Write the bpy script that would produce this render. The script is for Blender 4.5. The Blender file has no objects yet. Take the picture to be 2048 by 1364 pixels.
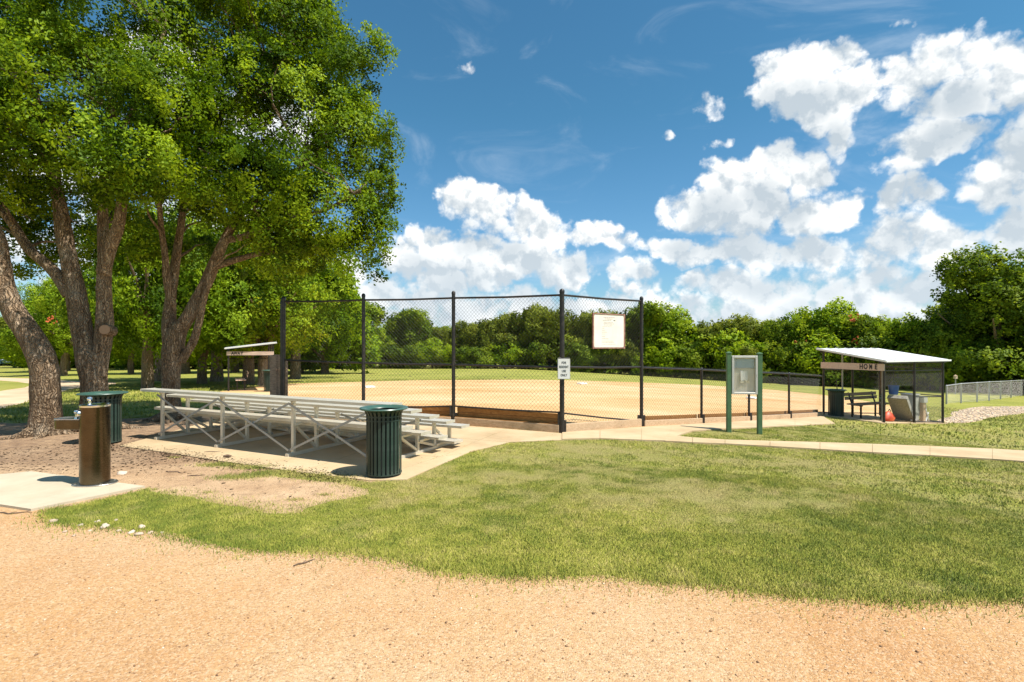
import bpy, bmesh, math, random
import numpy as np
from mathutils import Vector, Matrix, noise as mnoise
from mathutils.geometry import delaunay_2d_cdt

random.seed(7)
rng = np.random.default_rng(7)
sc = bpy.context.scene
COL = sc.collection
PI = math.pi

# ------------------------------------------------------------------ camera, sun, sky, exposure
F, HOR, EYE = 1050.0, 690.0, 1.65          # focal length and horizon row of the 2048 px wide photograph
cam = bpy.data.cameras.new('camera')
cam.sensor_width = 36.0
cam.lens = 36.0 * F / 2048
cam.shift_y = (HOR - 682) / 2048
cam.clip_start, cam.clip_end = 0.05, 6000
camo = bpy.data.objects.new('camera', cam)
camo.location = (0, 0, EYE)
camo.rotation_euler = (PI / 2, 0, 0)
COL.objects.link(camo)
sc.camera = camo

SUN_EL = math.radians(60)
SUN_AZ = math.atan2(0.88, -0.47)
SUNV = Vector((math.sin(SUN_AZ) * math.cos(SUN_EL), math.cos(SUN_AZ) * math.cos(SUN_EL), math.sin(SUN_EL)))
sl = bpy.data.lights.new('sun', 'SUN')
sl.energy = 4.8
sl.angle = math.radians(0.5)
sl.color = (1.0, 0.95, 0.87)
so = bpy.data.objects.new('sun', sl)
so.rotation_euler = SUNV.to_track_quat('Z', 'Y').to_euler()
so.location = (20, -10, 40)
COL.objects.link(so)

sc.view_settings.view_transform = 'Standard'
sc.view_settings.look = 'None'
sc.view_settings.gamma = 1
sc.view_settings.use_curve_mapping = False
sc.view_settings.exposure = 0.72
sc.cycles.max_bounces = 6
sc.cycles.diffuse_bounces = 3
sc.cycles.glossy_bounces = 3
sc.cycles.transmission_bounces = 4
sc.cycles.transparent_max_bounces = 6
sc.cycles.use_denoising = True

# ------------------------------------------------------------------ node helper
class NT:
    def __init__(s, tree):
        s.t = tree; s.N = tree.nodes; s.L = tree.links
    def put(s, sock, v):
        if isinstance(v, bpy.types.NodeSocket): s.L.new(v, sock)
        elif v is not None: sock.default_value = v
    def node(s, typ, ins=None, **props):
        n = s.N.new(typ)
        for k, v in props.items(): setattr(n, k, v)
        for k, v in (ins or {}).items(): s.put(n.inputs[k], v)
        return n
    def m(s, op, a, b=None, c=None, clamp=False):
        n = s.N.new('ShaderNodeMath'); n.operation = op; n.use_clamp = clamp
        s.put(n.inputs[0], a)
        if b is not None: s.put(n.inputs[1], b)
        if c is not None: s.put(n.inputs[2], c)
        return n.outputs[0]
    def v(s, op, a, b=None, scale=None):
        n = s.N.new('ShaderNodeVectorMath'); n.operation = op
        s.put(n.inputs[0], a)
        if b is not None: s.put(n.inputs[1], b)
        if scale is not None: s.put(n.inputs[3], scale)
        return n.outputs[1] if op in ('LENGTH', 'DOT_PRODUCT', 'DISTANCE') else n.outputs[0]
    def noise(s, vec, scale, detail=4, rough=0.5, dist=0.0, col=False):
        n = s.node('ShaderNodeTexNoise', {'Vector': vec, 'Scale': scale, 'Detail': detail, 'Roughness': rough, 'Distortion': dist})
        return n.outputs['Color'] if col else n.outputs['Fac']
    def voro(s, vec, scale, feature='F1', rnd=1.0, out='Distance'):
        return s.node('ShaderNodeTexVoronoi', {'Vector': vec, 'Scale': scale, 'Randomness': rnd}, feature=feature).outputs[out]
    def rng(s, x, a, b, c=0.0, d=1.0, smooth=False):
        n = s.node('ShaderNodeMapRange', {'Value': x, 'From Min': a, 'From Max': b, 'To Min': c, 'To Max': d})
        n.clamp = True
        if smooth: n.interpolation_type = 'SMOOTHSTEP'
        return n.outputs[0]
    def mix(s, f, a, b, mode='MIX'):
        n = s.N.new('ShaderNodeMix'); n.data_type = 'RGBA'; n.blend_type = mode
        s.put(n.inputs[0], f)
        s.put(n.inputs[6], a if isinstance(a, bpy.types.NodeSocket) else (*a, 1))
        s.put(n.inputs[7], b if isinstance(b, bpy.types.NodeSocket) else (*b, 1))
        return n.outputs[2]
    def ramp(s, f, stops):
        n = s.N.new('ShaderNodeValToRGB'); s.put(n.inputs[0], f)
        e = n.color_ramp.elements
        e[0].position, e[0].color = stops[0][0], (*stops[0][1], 1)
        e[1].position, e[1].color = stops[-1][0], (*stops[-1][1], 1)
        for p, c in stops[1:-1]:
            x = e.new(p); x.color = (*c, 1)
        return n.outputs[0]
    def attr(s, name, out='Fac'):
        return s.node('ShaderNodeAttribute', attribute_name=name).outputs[out]
    def bump(s, h, strength=0.5, dist=0.02, normal=None):
        return s.node('ShaderNodeBump', {'Height': h, 'Strength': strength, 'Distance': dist, 'Normal': normal}).outputs[0]

# ------------------------------------------------------------------ world: sky with cumulus
def px_dir(px, py):
    x, z = (px - 1024) / F, (HOR - py) / F
    return math.atan2(x, 1.0), math.atan2(z, math.hypot(x, 1.0))

CLOUDS = [  # photograph column, row, half width, half height, weight
    (1585, 150, 70, 50, 1.0), (1650, 120, 75, 48, 1.0), (1700, 190, 60, 50, 1.0), (1640, 205, 110, 48, 1.0), (1560, 195, 60, 35, .9), (1685, 262, 34, 40, .85),
    (1420, 205, 36, 30, .62), (1425, 285, 38, 12, .42), (1825, 35, 30, 24, .4), (1328, 268, 14, 14, .4), (932, 135, 22, 16, .36), (612, 22, 34, 20, .55),
    (1800, 170, 62, 52, .95), (1875, 130, 70, 60, 1.0), (1955, 120, 80, 60, 1.0), (2035, 160, 80, 70, 1.0), (1920, 200, 140, 48, 1.0), (2120, 190, 110, 90, 1.0),
    (1860, 290, 115, 38, 1.0), (1800, 325, 66, 34, .8), (1925, 275, 52, 26, .85),
    (1985, 350, 78, 60, 1.0), (2070, 330, 90, 85, 1.0), (2040, 460, 80, 60, .9), (2150, 420, 120, 100, 1.0),
    (1550, 340, 60, 55, 1.0), (1605, 350, 58, 48, 1.0), (1455, 370, 62, 52, .95), (1395, 425, 70, 34, .95), (1500, 420, 120, 52, 1.0), (1620, 430, 110, 42, 1.0), (1680, 440, 50, 26, .9),
    (1440, 505, 100, 34, .85), (1560, 510, 120, 38, .95), (1680, 520, 110, 36, .8),
    (1775, 410, 40, 40, .9), (1830, 400, 45, 48, .95), (1800, 470, 75, 60, .95), (1880, 500, 90, 48, .95), (1960, 520, 80, 36, .85), (1720, 505, 60, 34, .8),
    (925, 392, 56, 38, .95), (990, 420, 66, 46, .95), (1040, 440, 56, 36, .9), (1095, 480, 52, 42, 1.0), (1060, 520, 80, 40, .95), (1130, 545, 66, 40, .95),
    (870, 490, 66, 44, .95), (940, 510, 80, 50, .95), (860, 540, 90, 44, .9), (990, 550, 70, 34, .8), (790, 520, 56, 40, .8),
    (1195, 470, 50, 28, .9), (1240, 482, 44, 20, .7), (1325, 488, 62, 26, .9), (1265, 540, 42, 30, .85), (1275, 580, 56, 26, .8), (1370, 500, 34, 16, .6),
    (1400, 560, 52, 28, .9), (1455, 575, 70, 36, .95), (1520, 590, 60, 36, .95), (1380, 612, 90, 26, .8), (1600, 585, 70, 46, .85), (1660, 600, 80, 50, .9), (1720, 560, 80, 50, .85), (1760, 610, 110, 46, .85), (1860, 590, 110, 50, .9), (1950, 590, 100, 50, .8),
    (690, 560, 70, 34, .9), (740, 590, 90, 34, .9), (850, 600, 110, 36, .85), (950, 610, 100, 34, .8), (1060, 600, 90, 34, .8), (1170, 610, 90, 30, .8), (1260, 630, 110, 26, .7),
    (760, 640, 160, 30, .8), (930, 640, 170, 32, .85), (1110, 642, 170, 34, .85), (1290, 600, 90, 30, .8), (1400, 640, 170, 32, .85), (1560, 632, 170, 38, .9), (1700, 640, 180, 42, .9), (1850, 640, 180, 44, .9), (2000, 640, 180, 50, .9), (880, 565, 120, 34, .8), (1640, 560, 90, 34, .8),
    (330, 120, 120, 70, .8), (560, 250, 120, 60, .8), (430, 240, 120, 70, .8), (60, 330, 160, 90, .9), (150, 500, 200, 90, .8), (480, 480, 160, 80, .8)]

world = bpy.data.worlds.new('World')
sc.world = world
world.use_nodes = True
def build_world():
    t = world.node_tree
    for n in list(t.nodes): t.nodes.remove(n)
    n = NT(t)
    gen = n.node('ShaderNodeTexCoord').outputs['Generated']
    sky = n.node('ShaderNodeTexSky', sky_type='NISHITA', sun_disc=False, sun_elevation=SUN_EL, sun_rotation=SUN_AZ, air_density=1.25, dust_density=.55, ozone_density=2.6, altitude=200)
    # the direction is warped once by noise; the blobs are evaluated three at a time in the lanes of a vector
    w1 = n.v('SCALE', n.v('SUBTRACT', n.noise(gen, 9.0, 1, .5, col=True), (.5, .5, .5)), scale=.050)
    w2 = n.v('SCALE', n.v('SUBTRACT', n.noise(gen, 30.0, 3, .6, col=True), (.5, .5, .5)), scale=.032)
    dw = n.v('ADD', gen, n.v('ADD', w1, w2))
    sx = n.node('ShaderNodeSeparateXYZ', {0: dw})
    az0 = n.m('ARCTAN2', sx.outputs[0], sx.outputs[1])
    el0 = n.m('ARCSINE', sx.outputs[2])
    rows = []
    for (cx, cy, rx, ry, wt) in CLOUDS:
        a0, e0 = px_dir(cx, cy)
        a1, _ = px_dir(cx + rx, cy); _, e1 = px_dir(cx, cy - ry)
        rows.append((a0, e0, abs(a1 - a0) * 1.30, abs(e1 - e0) * 1.30, wt))
    while len(rows) % 3: rows.append(rows[0])
    s0 = n.node('ShaderNodeSeparateXYZ', {0: gen})
    sz = s0.outputs[2]
    away = n.rng(s0.outputs[1], .60, .35, 0, 1)
    farn = n.m('MULTIPLY_ADD', n.noise(dw, 2.6, 1, .5), 4.2, -2.35)
    def field(oa, oe):
        az, el = n.m('ADD', az0, oa), n.m('ADD', el0, oe)
        A = n.node('ShaderNodeCombineXYZ', {0: az, 1: az, 2: az}).outputs[0]
        E = n.node('ShaderNodeCombineXYZ', {0: el, 1: el, 2: el}).outputs[0]
        acc = None
        for i in range(0, len(rows), 3):
            r = rows[i:i + 3]
            def mad(S, c, k):
                x = n.N.new('ShaderNodeVectorMath'); x.operation = 'MULTIPLY_ADD'
                n.put(x.inputs[0], S); x.inputs[1].default_value = [1 / q[k] for q in r]; x.inputs[2].default_value = [-q[c] / q[k] for q in r]
                return x.outputs[0]
            if i % 15 == 0 and acc is not None:      # keeps the evaluation in order (register use)
                A, E = [n.v('ADD', n.v('MULTIPLY', acc, (1e-9, 1e-9, 1e-9)), S) for S in (A, E)]
            X, Y = mad(A, 0, 2), mad(E, 1, 3)
            x = n.N.new('ShaderNodeVectorMath'); x.operation = 'MULTIPLY_ADD'
            n.put(x.inputs[0], X); n.put(x.inputs[1], X); n.put(x.inputs[2], n.v('MULTIPLY', Y, Y))
            y = n.N.new('ShaderNodeVectorMath'); y.operation = 'MULTIPLY_ADD'
            n.put(y.inputs[0], x.outputs[0]); y.inputs[1].default_value = [-.72 * q[4] for q in r]; y.inputs[2].default_value = [.78 * q[4] for q in r]
            acc = y.outputs[0] if acc is None else n.v('MAXIMUM', acc, y.outputs[0])
        sp = n.node('ShaderNodeSeparateXYZ', {0: acc})
        f = n.m('MAXIMUM', sp.outputs[0], n.m('MAXIMUM', sp.outputs[1], sp.outputs[2]))
        far = n.m('MINIMUM', farn, n.rng(n.m('ADD', sz, oe), -.02, .06, -1, .9))
        far = n.m('ADD', far, n.m('MULTIPLY_ADD', away, 2.0, -2.0))
        return n.m('MAXIMUM', f, far)
    def billow(off, det):
        d = n.v('ADD', gen, off)
        D = n.m('MULTIPLY', n.m('SUBTRACT', n.noise(d, 26.0, det, .62), .5), .9)
        vd = n.v('ADD', dw, off)
        D = n.m('ADD', D, n.m('MULTIPLY', n.m('SUBTRACT', .42, n.voro(vd, 20.0)), .50))
        return D
    f0 = field(0, 0)
    D0 = n.m('ADD', n.m('ADD', f0, billow((0, 0, 0), 7)), n.m('MULTIPLY', n.m('SUBTRACT', .42, n.voro(dw, 52.0)), .26))
    D0 = n.m('SUBTRACT', D0, .12)
    D1 = n.m('SUBTRACT', n.m('ADD', f0, billow((.006, 0, .016), 4)), .12)
    D2 = n.m('SUBTRACT', field(.020, .052), .12)
    pos = lambda x: n.m('MAXIMUM', x, 0.0)
    edge = pos(n.m('ADD', n.m('SUBTRACT', D1, D0), .03))
    tau = n.m('ADD', n.m('ADD', n.m('MULTIPLY', pos(D1), .30), n.m('MULTIPLY', edge, 2.6)), n.m('MULTIPLY', n.m('POWER', pos(D2), 1.5), 1.7))
    light = n.m('POWER', 2.718, n.m('MULTIPLY', tau, -1.0))
    alpha = n.rng(D0, -.02, .38, 0, 1, True)
    ccol = n.mix(n.rng(light, .30, .95), (3.7, 4.25, 4.7), (8.3, 8.25, 8.0))
    ccol = n.mix(n.rng(sz, 0.0, .22, .30, 0), ccol, (6.0, 6.8, 7.4))
    # the sky's own colour: deeper blue overhead, thin cirrus veil
    base = n.mix(1.0, sky.outputs[0], n.mix(n.rng(sz, 0.0, .40), (.54, .74, .95), (.34, .68, .76)), 'MULTIPLY')
    veil = n.m('MULTIPLY', n.rng(n.noise(n.v('MULTIPLY', gen, (1, 1, 3)), 3.2, 6, .6, 1.2), .52, .80, 0, 1, True), .30)
    base = n.mix(veil, base, (6.0, 6.6, 7.2))
    col = n.mix(n.m('MULTIPLY', alpha, n.rng(sz, -.02, .02, 0, 1)), base, ccol)
    bg = n.node('ShaderNodeBackground', {'Color': col, 'Strength': 0.095})
    out = n.node('ShaderNodeOutputWorld')
    n.L.new(bg.outputs[0], out.inputs[0])
build_world()
world.cycles.sampling_method = 'MANUAL'
world.cycles.sample_map_resolution = 512

# ------------------------------------------------------------------ terrain
def sp(x, k=2.0):
    return np.logaddexp(0.0, np.asarray(x, float) / k) * k
def sstep(a, b, x):
    t = np.clip((np.asarray(x, float) - a) / (b - a), 0, 1)
    return t * t * (3 - 2 * t)
def H(x, y):
    x = np.asarray(x, float); y = np.asarray(y, float)
    z = -0.025 * (sp(y - 12, 1.5) - sp(y - 110, 6))
    z = z - 0.055 * (sp(x - 1, .8) - sp(x - 33, 4)) * sstep(3, 12, y)
    # the lawn in front of the walk is gently humped
    z = z + 0.07 * np.exp(-((x - 3.0) / 3.2) ** 2 - ((y - 6.3) / 1.2) ** 2)
    return z
def Hf(x, y): return float(H(x, y))
def G(px, py):
    """point of the ground seen at this place of the photograph"""
    a, b = (px - 1024) / F, (HOR - py) / F
    lo, hi = 0.5, 400.0
    for _ in range(60):
        mid = math.sqrt(lo * hi)
        if EYE + b * mid > Hf(a * mid, mid): lo = mid
        else: hi = mid
    return Vector((a * lo, lo, Hf(a * lo, lo)))
def PZ(px, py, Y): return Vector(((px - 1024) / F * Y, Y, EYE + (HOR - py) / F * Y))

def hash3(ix, iy, iz, seed):
    h = (ix * 374761393 + iy * 668265263 + iz * 2147483647 + seed * 974634777) & 0xFFFFFFFF
    h = ((h ^ (h >> 13)) * 1274126177) & 0xFFFFFFFF
    return ((h ^ (h >> 16)) & 0xFFFF) / 65535.0
def vnoise(x, y, z=None, seed=0):
    x = np.asarray(x, float); y = np.asarray(y, float)
    z = np.zeros_like(x) if z is None else np.asarray(z, float)
    ix, iy, iz = np.floor(x).astype(np.int64), np.floor(y).astype(np.int64), np.floor(z).astype(np.int64)
    fx, fy, fz = x - ix, y - iy, z - iz
    fx, fy, fz = [f * f * (3 - 2 * f) for f in (fx, fy, fz)]
    r = 0
    for a in (0, 1):
        for b in (0, 1):
            for c in (0, 1):
                w = (fx if a else 1 - fx) * (fy if b else 1 - fy) * (fz if c else 1 - fz)
                r = r + w * hash3(ix + a, iy + b, iz + c, seed)
    return r
def fbm(x, y, z=None, seed=0, oct=4):
    r, a, t = 0, .5, 0
    for o in range(oct):
        k = 2.03 ** o
        r = r + a * vnoise(np.asarray(x) * k, np.asarray(y) * k, None if z is None else np.asarray(z) * k, seed + o); t += a; a *= .5
    return r / t
def inpoly(x, y, poly):
    x = np.asarray(x, float); y = np.asarray(y, float)
    r = np.zeros(x.shape, bool)
    P = [(p[0], p[1]) for p in poly]
    for (x0, y0), (x1, y1) in zip(P, P[1:] + P[:1]):
        if y0 == y1: continue
        c = ((y0 > y) != (y1 > y)) & (x < (x1 - x0) * (y - y0) / (y1 - y0) + x0)
        r ^= c
    return r

# ------------------------------------------------------------------ materials
MATS = {}
def mat(name, fn):
    m = bpy.data.materials.new(name); m.use_nodes = True
    t = m.node_tree
    for n in list(t.nodes): t.nodes.remove(n)
    q = NT(t)
    q.geo = q.node('ShaderNodeTexCoord').outputs['Object']
    q.pos = q.node('ShaderNodeNewGeometry').outputs['Position']
    out = q.node('ShaderNodeOutputMaterial')
    s = fn(q)
    q.L.new(s, out.inputs[0])
    MATS[name] = m
    return m
def pbr(q, col, rough=.6, metal=0.0, normal=None, spec=.5, **kw):
    ins = {'Base Color': col if isinstance(col, bpy.types.NodeSocket) else (*col, 1), 'Roughness': rough, 'Metallic': metal, 'Specular IOR Level': spec}
    if normal is not None: ins['Normal'] = normal
    ins.update(kw)
    return q.node('ShaderNodeBsdfPrincipled', ins).outputs[0]

def m_gravel(q):
    p = q.pos
    big = q.noise(p, .55, 4, .6)
    mid = q.noise(p, 3.5, 5, .65)
    tint = q.noise(q.v('ADD', p, (7, 3, 0)), .30, 4, .6)
    v = q.node('ShaderNodeTexVoronoi', {'Vector': p, 'Scale': 95.0})
    v2 = q.node('ShaderNodeTexVoronoi', {'Vector': p, 'Scale': 210.0})
    c = q.ramp(q.rng(big, .3, .7), [(0, (.42, .222, .088)), (.5, (.48, .278, .120)), (1, (.52, .335, .165))])
    c = q.mix(q.rng(tint, .42, .62), c, (.51, .335, .178))
    c = q.mix(q.rng(mid, .42, .72, 0, .55), c, (.50, .275, .125))
    g = q.node('ShaderNodeSeparateColor', {0: v.outputs['Color']}).outputs[0]
    c = q.mix(q.rng(g, .55, 1, 0, .40), c, (.70, .56, .40))
    c = q.mix(q.rng(g, .28, 0, 0, .6), c, (.24, .135, .07))
    g2 = q.node('ShaderNodeSeparateColor', {0: v2.outputs['Color']}).outputs[1]
    c = q.mix(q.rng(g2, .35, 0, 0, .42), c, (.25, .14, .075))
    h = q.m('ADD', q.m('MULTIPLY', v.outputs['Distance'], -1.0), q.m('MULTIPLY', v2.outputs['Distance'], -.5))
    nb = q.bump(h, .55, .010)
    nb = q.bump(mid, .5, .05, nb)
    return pbr(q, c, .92, 0, nb, .2)
mat('gravel', m_gravel)
def m_dirt(q):
    p = q.pos
    a = q.noise(p, 1.1, 5, .65); b = q.noise(p, 7, 6, .7); s = q.noise(q.v('MULTIPLY', p, (1, 1.6, 1)), 38, 3, .7)
    c = q.ramp(q.rng(a, .32, .68), [(0, (.38, .235, .13)), (.45, (.50, .33, .19)), (1, (.62, .43, .26))])
    c = q.mix(q.rng(b, .50, .75, 0, .7), c, (.20, .125, .08))
    c = q.mix(q.rng(s, .56, .70, 0, .75), c, (.13, .085, .055))
    c = q.mix(q.rng(s, .40, .30, 0, .6), c, (.52, .42, .31))
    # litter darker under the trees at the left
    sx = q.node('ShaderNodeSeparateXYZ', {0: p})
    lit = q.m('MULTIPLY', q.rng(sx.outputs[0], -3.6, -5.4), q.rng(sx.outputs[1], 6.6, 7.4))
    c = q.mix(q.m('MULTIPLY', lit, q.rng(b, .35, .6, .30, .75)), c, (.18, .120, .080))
    return pbr(q, c, .95, 0, q.bump(q.m('ADD', b, s), .8, .03), .15)
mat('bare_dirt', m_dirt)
def m_infield(q):
    p = q.pos
    a = q.noise(q.v('MULTIPLY', p, (.5, 1.1, 1)), .35, 5, .68); b = q.noise(q.v('MULTIPLY', p, (.35, 1.4, 1)), 5, 5, .7)
    c = q.ramp(q.rng(a, .32, .68), [(0, (.50, .29, .12)), (.5, (.59, .38, .185)), (1, (.64, .46, .265))])
    c = q.mix(q.rng(b, .5, .8, 0, .35), c, (.38, .20, .09))
    return pbr(q, c, .95, 0, q.bump(b, .3, .02), .15)
mat('infield', m_infield)
def m_path(q):
    p = q.pos
    c = q.ramp(q.rng(q.noise(p, .7, 5, .6), .3, .7), [(0, (.44, .31, .19)), (1, (.60, .46, .31))])
    return pbr(q, c, .95, 0, q.bump(q.noise(p, 25, 3), .3, .02), .15)
mat('park_path', m_path)
def m_lawn(q):
    p = q.pos
    dry = q.attr('dry')
    a = q.noise(p, .30, 4, .6); b = q.noise(p, 6, 5, .7); f = q.noise(q.v('MULTIPLY', p, (1.0, .55, 1)), 60, 3, .7)
    c = q.ramp(q.rng(q.m('ADD', q.m('MULTIPLY', a, .6), q.m('MULTIPLY', b, .4)), .36, .62), [(0, (.18, .21, .030)), (.5, (.295, .31, .045)), (1, (.40, .37, .085))])
    c = q.mix(q.m('MULTIPLY', q.rng(b, .48, .66), .45), c, (.33, .28, .11))
    c = q.mix(q.m('MULTIPLY', dry, .75), c, (.34, .275, .11))
    c = q.mix(q.rng(f, .55, .75, 0, .55), c, (.07, .09, .02))
    return pbr(q, c, .85, 0, q.bump(q.m('ADD', f, q.m('MULTIPLY', b, .6)), .9, .05), .2)
mat('lawn', m_lawn)
def m_blade(q):
    v = q.attr('var'); dry = q.attr('dry')
    c = q.ramp(v, [(0, (.145, .195, .030)), (.35, (.29, .31, .047)), (.7, (.46, .43, .09)), (1, (.60, .51, .19))])
    c = q.mix(q.rng(q.m('ADD', dry, q.m('MULTIPLY', v, .5)), .42, 1.15, 0, .95), c, (.50, .40, .17))
    nn = q.v('NORMALIZE', q.v('ADD', q.v('SCALE', q.node('ShaderNodeNewGeometry').outputs['Normal'], scale=.45), (0, 0, .8)))
    d = pbr(q, c, .6, 0, nn, .12)
    tr = q.node('ShaderNodeBsdfTranslucent', {0: c}).outputs[0]
    return q.node('ShaderNodeMixShader', {0: .25, 1: d, 2: tr}).outputs[0]
mat('blade', m_blade)
def leafmat(name, lo, mid, hi, trans=.45):
    def fn(q):
        c = q.ramp(q.attr('var'), [(0, lo), (.5, mid), (1, hi)])
        on = q.node('ShaderNodeVectorTransform', {0: q.attr('outd', 'Vector')}, vector_type='NORMAL', convert_from='OBJECT', convert_to='WORLD').outputs[0]
        nn = q.v('NORMALIZE', q.v('ADD', q.v('SCALE', q.node('ShaderNodeNewGeometry').outputs['Normal'], scale=.62), q.v('SCALE', on, scale=.75)))
        d = pbr(q, c, .55, 0, nn, .14)
        tr = q.node('ShaderNodeBsdfTranslucent', {0: q.mix(1, c, (1.25, 1.15, .55), 'MULTIPLY')}).outputs[0]
        return q.node('ShaderNodeMixShader', {0: trans, 1: d, 2: tr}).outputs[0]
    return mat(name, fn)
leafmat('leaf_elm', (.046, .100, .004), (.135, .235, .007), (.33, .45, .018), .45)
leafmat('leaf_oak', (.070, .125, .010), (.155, .235, .014), (.30, .38, .030), .42)
leafmat('leaf_light', (.120, .215, .008), (.250, .370, .014), (.42, .52, .030), .45)
leafmat('leaf_olive', (.100, .140, .014), (.200, .240, .026), (.33, .37, .045), .42)
leafmat('leaf_litter', (.16, .10, .06), (.28, .19, .11), (.42, .33, .20), .2)
def m_bark(q):
    g = q.geo
    st = q.v('ADD', q.v('MULTIPLY', g, (1, 1, .10)), q.v('SCALE', q.noise(g, 5, 3, col=True), scale=.16))
    n = q.noise(st, 17, 6, .72, .8); v = q.voro(st, 24, 'DISTANCE_TO_EDGE')
    big = q.noise(g, 2.2, 3)
    c = q.ramp(q.rng(n, .32, .68), [(0, (.13, .082, .045)), (.5, (.35, .24, .145)), (1, (.60, .47, .33))])
    c = q.mix(q.rng(v, .12, 0, 0, .6), c, (.055, .036, .024))
    c = q.mix(q.rng(big, .55, .72, 0, .5), c, (.33, .29, .22))
    return pbr(q, c, .92, 0, q.bump(q.m('ADD', q.m('MULTIPLY', q.rng(v, 0, .25), .8), n), 1.0, .05), .2)
mat('bark', m_bark)
def m_bark2(q):
    g = q.geo
    n = q.noise(q.v('MULTIPLY', g, (1, 1, .2)), 9, 5, .7)
    c = q.ramp(q.rng(n, .35, .65), [(0, (.15, .075, .035)), (.5, (.34, .18, .085)), (1, (.50, .32, .18))])
    return pbr(q, c, .9, 0, q.bump(n, .8, .04), .2)
mat('bark_red', m_bark2)
def m_cut(q):
    g = q.geo
    r = q.node('ShaderNodeTexWave', {'Vector': g, 'Scale': 18.0, 'Distortion': 1.5}, wave_type='RINGS', rings_direction='SPHERICAL').outputs['Fac']
    return pbr(q, q.mix(r, (.30, .18, .10), (.40, .25, .15)), .9)
mat('cut_wood', m_cut)
def m_conc(q):
    p = q.pos
    a = q.noise(p, .9, 5, .65); b = q.noise(p, 45, 3, .7); s = q.noise(p, 5, 5, .7)
    c = q.ramp(q.rng(a, .3, .7), [(0, (.39, .280, .157)), (.5, (.48, .36, .212)), (1, (.54, .42, .265))])
    c = q.mix(q.rng(s, .52, .74, 0, .5), c, (.52, .33, .17))
    c = q.mix(q.rng(b, .58, .75, 0, .4), c, (.32, .24, .16))
    c = q.mix(q.rng(q.noise(p, 2.3, 4, .6), .60, .72, 0, .30), c, (.33, .23, .14))
    return pbr(q, c, .85, 0, q.bump(b, .25, .01), .25)
mat('concrete', m_conc)
def m_conc2(q):
    p = q.pos
    a = q.noise(p, 2.2, 5, .65); b = q.noise(p, 60, 3, .7)
    c = q.ramp(q.rng(a, .3, .7), [(0, (.42, .355, .25)), (1, (.52, .45, .33))])
    c = q.mix(q.rng(b, .62, .78, 0, .15), c, (.40, .30, .21))
    c = q.mix(q.rng(q.noise(p, 1.6, 4, .6), .58, .75, 0, .30), c, (.58, .40, .23))
    return pbr(q, c, .85, 0, q.bump(b, .2, .01), .25)
mat('concrete_pale', m_conc2)
def m_alu(q):
    g = q.geo
    n = q.noise(q.v('MULTIPLY', g, (.6, 8, 8)), 12, 3, .6); b = q.noise(g, 3, 4, .7)
    c = q.mix(q.rng(b, .45, .75, 0, .5), (.70, .65, .54), (.52, .45, .34))
    return pbr(q, c, q.rng(n, .3, .7, .38, .6), .55, q.bump(n, .08, .005), .5)
mat('aluminium', m_alu)
def m_galv(q):
    n = q.noise(q.geo, 9, 4, .6)
    return pbr(q, q.mix(n, (.30, .30, .29), (.46, .46, .44)), .5, .5)
mat('galvanised', m_galv)
def m_brass(q):
    g = q.geo
    n = q.noise(q.v('MULTIPLY', g, (1, 1, 40)), 8, 3, .6); b = q.noise(g, 4, 5, .7)
    sp_ = q.noise(g, 60, 3, .7)
    c = q.mix(q.rng(b, .35, .7), (.088, .070, .046), (.135, .108, .072))
    c = q.mix(q.rng(sp_, .68, .76, 0, .3), c, (.5, .42, .33))
    return pbr(q, c, q.rng(n, .3, .7, .20, .30), 1.0, q.bump(n, .05, .004))
mat('brushed_steel', m_brass)
mat('polished_steel', lambda q: pbr(q, (.80, .78, .75), .16, 1.0))
mat('satin_steel', lambda q: pbr(q, (.62, .58, .52), .34, 1.0))
def m_green(q):
    g = q.geo
    n = q.noise(g, 7, 5, .7)
    c = q.mix(q.rng(n, .4, .75, 0, .6), (.020, .040, .030), (.055, .078, .062))
    return pbr(q, c, q.rng(n, .3, .7, .32, .5), 0, q.bump(q.noise(g, 90, 2), .05, .003), .5)
mat('green_steel', m_green)
def m_green2(q):
    g = q.geo
    n = q.noise(g, 5, 5, .7)
    return pbr(q, q.mix(q.rng(n, .4, .75), (.055, .125, .055), (.10, .185, .085)), .6, 0, q.bump(n, .1, .01), .4)
mat('green_paint', m_green2)
def m_rim(q):
    n = q.noise(q.geo, 9, 5, .7)
    return pbr(q, q.mix(q.rng(n, .4, .75, 0, .7), (.035, .090, .068), (.09, .145, .115)), .35, 0, None, .5)
mat('green_rim', m_rim)
mat('dark_inside', lambda q: pbr(q, (.012, .016, .014), .8))
def m_black(q):
    n = q.noise(q.geo, 14, 4, .7)
    return pbr(q, q.mix(q.rng(n, .45, .75), (.014, .012, .011), (.055, .042, .032)), .42, 0, None, .5)
mat('black_vinyl', m_black)
mat('mesh_wire', lambda q: pbr(q, (.040, .040, .030), .5, 0, None, .4))
mat('grey_wire', lambda q: pbr(q, (.26, .25, .22), .5, .4))
def woodm(name, lo, hi, sc_=1.0):
    def fn(q):
        g = q.geo
        w = q.noise(q.v('MULTIPLY', g, (.7, 10, 14)), 3.0 * sc_, 6, .65, .5)
        kn = q.voro(q.v('MULTIPLY', g, (.9, 3, 4)), 2.2)
        c = q.mix(q.rng(w, .32, .68), lo, hi)
        c = q.mix(q.rng(kn, .10, .03, 0, .85), c, tuple(x * .28 for x in lo))
        c = q.mix(q.rng(q.noise(g, 1.7, 4), .55, .75, 0, .4), c, tuple(x * .55 for x in lo))
        return pbr(q, c, .85, 0, q.bump(w, .5, .01), .2)
    return mat(name, fn)
woodm('wood_orange', (.27, .115, .030), (.43, .215, .070))
woodm('wood_pale', (.40, .27, .155), (.58, .43, .28))
woodm('wood_weathered', (.155, .115, .085), (.34, .27, .20))
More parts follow.
